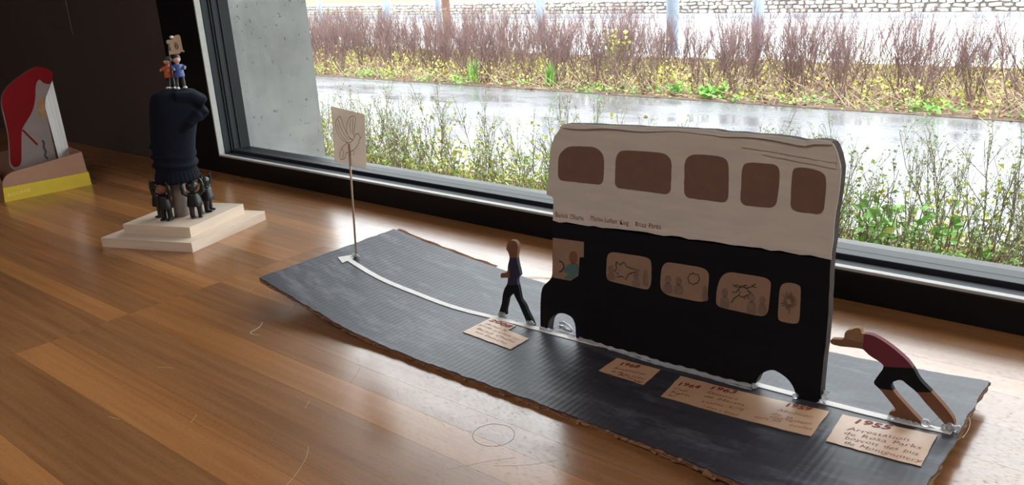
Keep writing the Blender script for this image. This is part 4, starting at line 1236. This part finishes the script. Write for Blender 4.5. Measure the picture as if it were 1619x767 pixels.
frame_slab('yellow_front', [(0, 0), (BL, 0), (BL - 0.001, 0.0315), (0.003, 0.0315)], YELLOW, 0.0, 0.003, tray)
rc = [(0.0045 + 0.034 * (1 - math.cos(k / 8 * math.pi / 2)), 0.0315 + 0.006 + 0.0265 * math.sin(k / 8 * math.pi / 2)) for k in range(9)]
frame_slab('tan_front', [(0.003, 0.0318), (BL - 0.003, 0.0318), (BL - 0.006, 0.080)] + rc[::-1], TRAY, 0.002, 0.003, tray)
slab('right_side', [(0.0, 0.0), (BD, 0.0), (BD, 0.083), (0.0, 0.080)], lambda a, b, d: BX(BL - 0.006 - d, 0.0052 + a, b), 0.003, TRAY, tray)
slab('left_side', [(0.0, 0.0), (BD, 0.0), (BD, 0.083), (0.04, 0.07), (0.0, 0.036)], lambda a, b, d: BX(0.004 + d, 0.0052 + a, b), 0.003, TRAY, tray)
frame_slab('back_panel', [(0.0045, 0.0), (BL - 0.0065, 0.0), (BL - 0.0065, 0.083), (0.0045, 0.083)], TRAY, BD + 0.0055, 0.003, tray)
slab('tray_floor', [(0.0075, 0.0055), (BL - 0.0095, 0.0055), (BL - 0.0095, BD + 0.005), (0.0075, BD + 0.005)], lambda a, b, d: BX(a, b, 0.001 + d), 0.003, TRAY, tray)
YL = simple('pale_yellow_print', srgb(240, 226, 150), 0.6, 0.05, 60)
write('lettering', 'BOCAGE', (0.0085, 0.0105), (0.056, 0.0135), 0.0105, lambda a, b: BX(a, -0.0004, b), YL, tray, -0.01, 0.0)

COVER_M = simple('shade_darkened_cover', srgb(128, 112, 107), 0.7, 0.05, 20)  # shade of a cover turned from the light, put into its colour
book = empty('picture_book', (-2.1, 0.77, 0.006), 'upright book with a large red and white picture on its cover', 'book')
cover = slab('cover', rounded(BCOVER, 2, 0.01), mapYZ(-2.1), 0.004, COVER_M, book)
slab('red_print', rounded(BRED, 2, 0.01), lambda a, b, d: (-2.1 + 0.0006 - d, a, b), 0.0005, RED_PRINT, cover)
slab('tan_print', rounded(BEYE, 2, 0.01), lambda a, b, d: (-2.1 + 0.0006 - d, a, b), 0.0005, HAIR_CARD, cover)
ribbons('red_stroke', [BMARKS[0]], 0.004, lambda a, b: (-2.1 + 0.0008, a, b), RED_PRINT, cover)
ribbons('black_mark', [BMARKS[1]], 0.004, lambda a, b: (-2.1 + 0.0008, a, b), INK_DARK, cover)
p0, p1, p2, p3 = [Vector(p) for p in BPAGE]
p2 = p2 + (p2 - p1) * 0.38
p3 = p3 + (p3 - p0) * 0.27
for k in range(7):
    a, b = k / 7, (k + 0.86) / 7
    q = [p1.lerp(p0, a), p1.lerp(p0, b), p2.lerp(p3, b), p2.lerp(p3, a)]
    slab('page', [tuple(v) for v in q], mapYZ(-2.1005 + 0.0007 * (k % 2) - 0.0016 * k), 0.0035, WHITE_PAGE, book)

# ---- thin cord hanging in front of the brown wall
CORD = simple('pale_nylon_cord', srgb(186, 178, 176), 0.5, 0.05, 40)
cd = tube('hanging_cord', [(-2.4708, 1.052, 0.319), (-2.4714, 1.052, 0.6), (-2.4712, 1.052, 2.399)], 0.0008, CORD, None, 6)
tag(cd, 'thin pale cord hanging down in front of the dark brown wall', 'cord')
for pts, lab in [([(-0.955, 0.575, 0.0006), (-0.944, 0.562, 0.0006), (-0.938, 0.545, 0.0012), (-0.930, 0.543, 0.0006), (-0.921, 0.548, 0.0006)], 'short white thread lying below the raised corner of the road'),
                 ([(-0.76, 0.89, 0.0006), (-0.742, 0.905, 0.0012), (-0.715, 0.918, 0.0006), (-0.68, 0.951, 0.0006)], 'fine grey thread lying behind the walking cut-out figure')]:
    bm = bmesh.new()
    tube_bm(bm, smooth_line(pts, 6), 0.0004, 5)
    tag(link('loose_thread', bm_mesh(bm), FIBRE, None, smooth=True), lab, 'thread')


# ================================================================== OUTDOORS
struct(box('planting_bed', -14, 7, 1.36, 3.6, GZ - 0.2, GZ, SOIL))
path = struct(box('path', -16, 8, 3.6, 6.33, GZ - 0.2, GZ + 0.005, ASPHALT))
struct(box('far_planting_bed', -22, 8, 6.33, 8.9, GZ - 0.2, GZ + 0.01, SOIL))
struct(box('street', -45, 20, 8.9, 14.55, GZ - 0.2, GZ + 0.0, STREET))
struct(box('kerb', -45, 20, 14.35, 14.6, GZ, GZ + 0.07, KERB_M))
bm = bmesh.new()
lv = [bm.verts.new(v) for v in ((-60, 15.2, GZ + 0.33), (40, 15.2, GZ + 0.33), (40, 60, GZ + 4.0), (-60, 60, GZ + 4.0))]
bm.faces.new(lv)
struct(link('lawn_slope', bm_mesh(bm), LAWN))

# ---- gabion wall
gab = empty('gabion_wall', (-8, 14.9, GZ), 'low pale gabion wall of stacked stones across the street', 'wall')
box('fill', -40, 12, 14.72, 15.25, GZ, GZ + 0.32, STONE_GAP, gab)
rng = random.Random(21)


def stone_mesh(k, mat):
    r = random.Random(100 + k)
    bm = bmesh.new()
    bmesh.ops.create_icosphere(bm, subdivisions=1, radius=1.0)
    for v in bm.verts:
        v.co = Vector([math.copysign(abs(c_) ** 0.55, c_) for c_ in v.co])
        v.co *= r.uniform(0.86, 1.12)
    me = bm_mesh(bm, 'stone')
    me.materials.append(mat)
    return me


SM = [stone_mesh(k, STONE_A if k % 3 else STONE_B) for k in range(9)]
stones = []
for row in range(5):
    x = -32 + rng.uniform(0, .1)
    while x < 6:
        w = rng.uniform(0.08, 0.23)
        stones.append((x + w / 2, 14.72 + rng.uniform(-0.02, 0.02), GZ + 0.035 + row * 0.067 + rng.uniform(-.006, .006), w / 2 * 0.93, 0.07, 0.036 * rng.uniform(0.7, 1.2), rng.uniform(-.12, .12), rng.randrange(9)))
        x += w
vis = lambda s_: -20.0 < s_[0] < -2.0
nearest = sorted([s_ for s_ in stones if vis(s_) and s_[2] > GZ + 0.04], key=lambda s_: abs(s_[0] + 5.5))[:300]
near_set = set(id(s_) for s_ in nearest)
gi = gab.matrix_world.inverted()
for s_ in nearest:
    o = bpy.data.objects.new('stone', SM[s_[7]])
    COL.objects.link(o)
    o.parent = gab
    o.location = Vector(s_[:3]) - Vector((-8, 14.9, GZ))
    o.scale = s_[3:6]
    o.rotation_euler = (0, s_[6], 0)
bmr = bmesh.new()
for s_ in stones:
    if id(s_) in near_set:
        continue
    m = Matrix.Translation(s_[:3]) @ Matrix.Rotation(s_[6], 4, 'Y') @ Matrix.Diagonal((s_[3], s_[4], s_[5], 1))
    nb = len(bmr.verts)
    bmr.from_mesh(SM[s_[7]])
    bmr.verts.ensure_lookup_table()
    for v in bmr.verts[nb:]:
        v.co = m @ v.co
me = bm_mesh(bmr, 'far_stones')
fs_ = link('far_stones', me, STONE_A, gab)
fs_['kind'] = 'stuff'

# ---- poles
POLES = [(-0.0, 'leftmost thin grey pole beyond the hedge next to the concrete wall')]
for (rx, yy, dia, mat, lab) in [(-1.298, 11.3, 0.11, POLE_M, 'grey pole beyond the hedge closest to the concrete wall'),
                                (-1.117, 11.3, 0.15, POLE_M, 'grey pole beyond the hedge, second from the concrete wall'),
                                (-0.994, 10.6, 0.10, POLE_M, 'thin grey pole touching the rusty brown pole'),
                                (-0.976, 10.5, 0.14, RUST, 'rusty brown pole beyond the hedge'),
                                (-0.785, 10.4, 0.135, POLE_M, 'grey pole beyond the hedge right of the rusty pole'),
                                (-0.567, 9.25, 0.15, POLE_M, 'wide pale blue-grey pole beyond the hedge above the bus roof'),
                                (-0.450, 10.3, 0.14, POLE_M, 'rightmost grey pole beyond the hedge')]:
    x = rx * yy
    e = empty('street_pole', (x, yy, GZ), lab, 'pole', 'poles beyond the hedge')
    tube('shaft', [(x, yy, GZ), (x, yy, GZ + 5.0)], dia / 2, mat, e, 16)
    tube('base_collar', [(x, yy, GZ), (x, yy, GZ + 0.05)], dia * 0.72, mat, e, 16)


# ---- shrubs
def seg(V, F, a, b, ra, rb):
    d = (b - a)
    if d.length < 1e-6:
        return
    d.normalize()
    s = d.cross(Vector((0.31, 0.52, 0.79)))
    s.normalize()
    t = d.cross(s)
    n = len(V)
    for (c_, r) in ((a, ra), (b, rb)):
        for k in range(3):
            an = k * 2.0944
            V.append(c_ + (s * math.cos(an) + t * math.sin(an)) * r)
    for k in range(3):
        k2 = (k + 1) % 3
        F.append((n + k, n + k2, n + 3 + k2, n + 3 + k))


def leafq(V, F, p, d, size, r, wid=0.4):
    d = d.normalized()
    s = d.cross(Vector((r.uniform(-1, 1), r.uniform(-1, 1), r.uniform(-1, 1))))
    if s.length < 1e-3:
        return
    s.normalize()
    up = s.cross(d) * (size * 0.18)
    n = len(V)
    V += [p, p + d * size * 0.5 + s * size * wid + up, p + d * size, p + d * size * 0.5 - s * size * wid + up]
    F.append((n, n + 1, n + 2))
    F.append((n, n + 2, n + 3))


def mesh_from(V, F, mat, name):
    me = bpy.data.meshes.new(name)
    me.from_pydata([tuple(v) for v in V], [], F)
    me.materials.append(mat)
    me.update()
    return me


def shrub_meshes(seed, h, nst, lean, spread, twigs, leaf_n, leaf_size, thick, tmat, lmat, straight=0.5):
    r = random.Random(seed)
    V, F, LV, LF = [], [], [], []
    rv = lambda k: Vector((r.gauss(0, k), r.gauss(0, k), r.gauss(0, k * 0.6)))
    for _ in range(nst):
        az = r.uniform(0, 2 * math.pi)
        tilt = abs(r.gauss(spread, 0.25))
        d = Vector((math.cos(az) * math.sin(tilt) + lean, math.sin(az) * math.sin(tilt), math.cos(tilt))).normalized()
        p = Vector((r.gauss(0, 0.05), r.gauss(0, 0.05), 0))
        L = h * r.uniform(0.7, 1.12)
        ns = 5
        rad = thick * r.uniform(0.7, 1.2)
        for k in range(ns):
            d2 = (d + Vector((0, 0, straight * 0.35)) + rv(0.14)).normalized()
            q = p + d2 * (L / ns)
            r2 = rad * 0.8
            seg(V, F, p, q, rad, r2)
            if k >= 1:
                for _t in range(twigs if k < ns - 1 else twigs + 1):
                    td = (d2 * 0.8 + rv(0.45) + Vector((0, 0, 0.45))).normalized()
                    tl = h * r.uniform(0.12, 0.28)
                    b0 = p.lerp(q, r.random())
                    b1 = b0 + td * tl * 0.5
                    b2 = b1 + (td + rv(0.16) + Vector((0, 0, 0.2))).normalized() * tl * 0.5
                    seg(V, F, b0, b1, rad * 0.55, rad * 0.42)
                    seg(V, F, b1, b2, rad * 0.42, rad * 0.26)
                    for _s in range(2):
                        sd = (td + rv(0.4) + Vector((0, 0, 0.3))).normalized()
                        c0 = b0.lerp(b2, r.uniform(0.3, 0.9))
                        c1 = c0 + sd * tl * r.uniform(0.3, 0.6)
                        seg(V, F, c0, c1, rad * 0.34, rad * 0.22)
                        for _l in range(leaf_n):
                            leafq(LV, LF, c0.lerp(c1, r.random()), rv(1) + Vector((0, 0, .5)), leaf_size * r.uniform(.5, 1.3), r)
                    for _l in range(leaf_n):
                        leafq(LV, LF, b0.lerp(b2, r.random()), rv(1) + Vector((0, 0, .5)), leaf_size * r.uniform(.5, 1.3), r)
            d, p, rad = d2, q, r2
    return mesh_from(V, F, tmat, 'stems'), (mesh_from(LV, LF, lmat, 'buds') if LV else None)


def plant(name, meshes, loc, rz, sc, label, cat, group, part='leaves'):
    st, lv_ = meshes
    o = bpy.data.objects.new(name, st)
    COL.objects.link(o)
    o.location = loc
    o.rotation_euler = (0, 0, rz)
    o.scale = (sc, sc, sc * 1.0)
    tag(o, label, cat, group)
    if lv_:
        c_ = bpy.data.objects.new(part, lv_)
        COL.objects.link(c_)
        c_.parent = o
    return o


BACKV = [shrub_meshes(200 + k, 0.54, 18, 0.10, 0.52, 4, 0, 0.01, 0.0040, TWIG_R, BUD) for k in range(6)]
FRONTV = [shrub_meshes(300 + k, 0.42, 11, 0.16, 0.5, 3, 2, 0.0088, 0.0032, TWIG_G, BUD) for k in range(6)]
rng = random.Random(77)
x = -12.5
for row, yy in enumerate((6.75, 7.3, 7.9, 8.45)):
    x = -12.6 + 0.15 * row
    while x < 0.8:
        # shorter towards the street gap on the right, where the pale road shows over the tops
        h = 1.14 + rng.uniform(-.14, .12)
        if x > -0.99 * yy * 0.62:
            h *= rng.choice((0.82, 0.95, 1.1)) if row < 2 else 0.86
        plant('bare_shrub', BACKV[rng.randrange(6)], (x + rng.uniform(-.1, .1), yy + rng.uniform(-.16, .16), GZ), rng.uniform(0, 6.28), h,
              'bare reddish-brown shrub in the hedge beyond the wet path', 'shrub', 'bare shrubs beyond the path')
        x += rng.uniform(0.34, 0.50)
for row, yy in enumerate((1.95, 2.45, 2.95, 3.4)):
    x = -6.2 + 0.1 * row
    while x < 0.75:
        plant('budding_shrub', FRONTV[rng.randrange(6)], (x + rng.uniform(-.08, .08), yy + rng.uniform(-.14, .14), GZ), rng.uniform(-.9, .9), rng.uniform(0.9, 1.24),
              'budding shrub with thin twigs between window and wet path', 'shrub', 'budding shrubs by the window', 'buds')
        x += rng.uniform(0.30, 0.44)


for k in range(16):
    plant('olive_shrub', FRONTV[rng.randrange(6)], (-13.2 + k * 0.42 + rng.uniform(-.1, .1), 8.75 + rng.uniform(-.08, .08), GZ), rng.uniform(0, 6.28), 1.35,
          'olive-green shrub at the back of the far hedge near the poles', 'shrub', 'olive shrubs behind the bare hedge', 'buds')
for (x_, y_, sc_) in [(-1.02, 2.75, 1.3), (-0.80, 2.45, 1.25), (-0.55, 2.9, 1.35), (-0.35, 2.4, 1.2), (-0.15, 2.75, 1.3), (-1.35, 3.0, 1.2)]:
    plant('tall_budding_shrub', FRONTV[rng.randrange(6)], (x_, y_, GZ), rng.uniform(0, 6.28), sc_,
          'taller budding shrub with dark stems behind the window right of the bus', 'shrub', 'taller budding shrubs right of the bus', 'buds')


# ---- low green cover, straw and litter (uncountable)
def cover(name, n, xr, yr, hmax, size, mat, seed, label, cat, bunch=0.0, up=0.6):
    r = random.Random(seed)
    V, F = [], []
    cxs = [(r.uniform(*xr), r.uniform(*yr)) for _ in range(max(1, n // 22))]
    for _ in range(n):
        if r.random() < bunch:
            c_ = r.choice(cxs)
            x_, y_ = c_[0] + r.gauss(0, .07), c_[1] + r.gauss(0, .07)
            z_ = GZ + 0.01 + abs(r.gauss(0, hmax * 0.6))
        else:
            x_, y_ = r.uniform(*xr), r.uniform(*yr)
            z_ = GZ + 0.01 + r.random() ** 2 * hmax
        y_ = min(max(y_, yr[0]), yr[1])
        leafq(V, F, Vector((x_, y_, z_)), Vector((r.gauss(0, 1), r.gauss(0, 1), r.gauss(up, .6))), size * r.uniform(.5, 1.4), r)
    o = link(name, mesh_from(V, F, mat, name), mat)
    return tag(o, label, cat, None, 'stuff')


cover('ground_cover', 30000, (-6.4, 0.9), (1.45, 3.58), 0.24, 0.024, LEAF_Y, 1, 'yellow-green low leaves covering the bed below the window', 'ground cover', 0.6)
cover('leafy_cover', 8000, (-6.4, 0.9), (1.45, 3.58), 0.2, 0.026, LEAF_G, 2, 'fresh green low leaves among the budding shrubs', 'ground cover', 0.7)
cover('leaf_litter', 9000, (-6.4, 0.9), (1.45, 3.5), 0.03, 0.035, LITTER, 3, 'dry brown leaf litter on the bed below the window', 'leaf litter', 0.0, 0.1)
cover('far_ground_cover', 11000, (-13, 1.2), (6.4, 8.6), 0.15, 0.03, LEAF_Y, 4, 'yellow-green low leaves under the bare hedge', 'ground cover', 0.75)
cover('far_leaf_litter', 12000, (-13, 1.2), (6.35, 8.7), 0.04, 0.036, LITTER, 5, 'dry brown leaf litter under the bare hedge', 'leaf litter', 0.0, 0.1)
cover('verge_cover', 1500, (-13, 1.2), (6.34, 6.62), 0.06, 0.03, LEAF_G, 6, 'small green weeds along the far edge of the wet path', 'ground cover', 0.8)
r = random.Random(9)
V, F = [], []
for _ in range(3800):
    p = Vector((r.uniform(-13, 1.2), r.uniform(6.36, 8.4), GZ + 0.01))
    d = Vector((r.gauss(0, 1), r.gauss(0, .6), abs(r.gauss(0.35, .4)))).normalized() * r.uniform(0.12, 0.34)
    seg(V, F, p, p + d, 0.003, 0.0015)
tag(link('dry_stalks', mesh_from(V, F, STRAW, 'dry_stalks'), STRAW), 'pale dry straw stalks lying under the bare hedge', 'dry stalks', None, 'stuff')
V, F = [], []
for _ in range(1500):
    p = Vector((r.uniform(-6.4, .9), r.uniform(1.6, 3.5), GZ + 0.01))
    d = Vector((r.gauss(0, 1), r.gauss(0, .6), abs(r.gauss(0.4, .4)))).normalized() * r.uniform(0.08, 0.26)
    seg(V, F, p, p + d, 0.0018, 0.001)
tag(link('fallen_stalks', mesh_from(V, F, STRAW, 'fallen_stalks'), STRAW), 'pale dry stalks lying among the budding shrubs', 'dry stalks', None, 'stuff')


# ---- plants one can pick out
def blade_tuft(seed, n, h, mat):
    r = random.Random(seed)
    V, F = [], []
    for _ in range(n):
        az = r.uniform(0, 6.28)
        o_ = Vector((r.gauss(0, .02), r.gauss(0, .02), 0))
        out = Vector((math.cos(az), math.sin(az), 0))
        s = Vector((-out.y, out.x, 0)) * 0.008
        L = h * r.uniform(.6, 1.1)
        k = r.uniform(.1, .45)
        pts = [o_, o_ + out * k * L * .25 + Vector((0, 0, L * .55)), o_ + out * k * L + Vector((0, 0, L))]
        nn = len(V)
        V += [pts[0] - s, pts[0] + s, pts[1] - s * .8, pts[1] + s * .8, pts[2]]
        F += [(nn, nn + 1, nn + 3, nn + 2), (nn + 2, nn + 3, nn + 4)]
    return mesh_from(V, F, mat, 'blades')


def leafy(seed, n, h, w, size, mat):
    r = random.Random(seed)
    V, F, S, SF = [], [], [], []
    for _ in range(n // 9):
        b = Vector((r.gauss(0, w * .35), r.gauss(0, w * .35), 0))
        t = b + Vector((r.gauss(0, w * .3), r.gauss(0, w * .3), h * r.uniform(.5, 1.1)))
        seg(S, SF, b, t, 0.004, 0.002)
        for _k in range(9):
            leafq(V, F, b.lerp(t, r.uniform(.25, 1.0)), Vector((r.gauss(0, 1), r.gauss(0, 1), r.gauss(.3, .4))), size * r.uniform(.6, 1.3), r, 0.42)
    return mesh_from(S, SF, TWIG_G, 'stems'), mesh_from(V, F, mat, 'leaves')


for (x_, y_, lab) in [(-6.02, 6.52, 'green blade tuft at the path edge below the rusty pole'), (-5.05, 6.55, 'green blade tuft at the path edge left of the yellow-green bush')]:
    o = link('blade_tuft', blade_tuft(int(-x_ * 10), 46, 0.24, LEAF_G), LEAF_G, None, (x_, y_, GZ + 0.01))
    tag(o, lab, 'grass tuft')
SPOTS = [(-4.75, 7.15, 150, 0.50, 0.16, 0.05, LEAF_Y, 'yellow-green leafy bush standing in the bare hedge above the bus'),
         (-5.75, 7.2, 60, 0.22, 0.2, 0.05, LEAF_Y, 'low yellow plant in the bare hedge near the blade tufts'),
         (-3.30, 6.50, 70, 0.10, 0.14, 0.06, LEAF_G, 'broad-leaved green weed at the far path edge above the bus roof'),
         (-3.62, 6.48, 50, 0.12, 0.08, 0.05, LEAF_G, 'small green weed at the far path edge beside the broad-leaved weed'),
         (-0.69, 2.62, 800, 0.40, 0.24, 0.034, LEAF_G, 'bright green leafy plant behind the window right of the bus'),
         (-0.50, 2.42, 500, 0.30, 0.2, 0.032, LEAF_G, 'bright green leafy plant near the right edge of the view'),
         (-0.33, 2.5, 400, 0.24, 0.2, 0.03, LEAF_Y, 'yellow-green leafy plant at the far right behind the window'),
         (-1.02, 2.35, 260, 0.2, 0.16, 0.04, LEAF_Y, 'low yellow-green plant just behind the frame right of the bus'),
         (-1.75, 2.3, 300, 0.22, 0.2, 0.04, LEAF_Y, 'low yellow-green plant just behind the frame left of the bus')]
for k, (x_, y_, n_, h_, w_, s_, m_, lab) in enumerate(SPOTS):
    plant('leafy_plant', leafy(500 + k, n_, h_, w_, s_, m_), (x_, y_, GZ + 0.01), 0, 1.0, lab, 'plant', None)
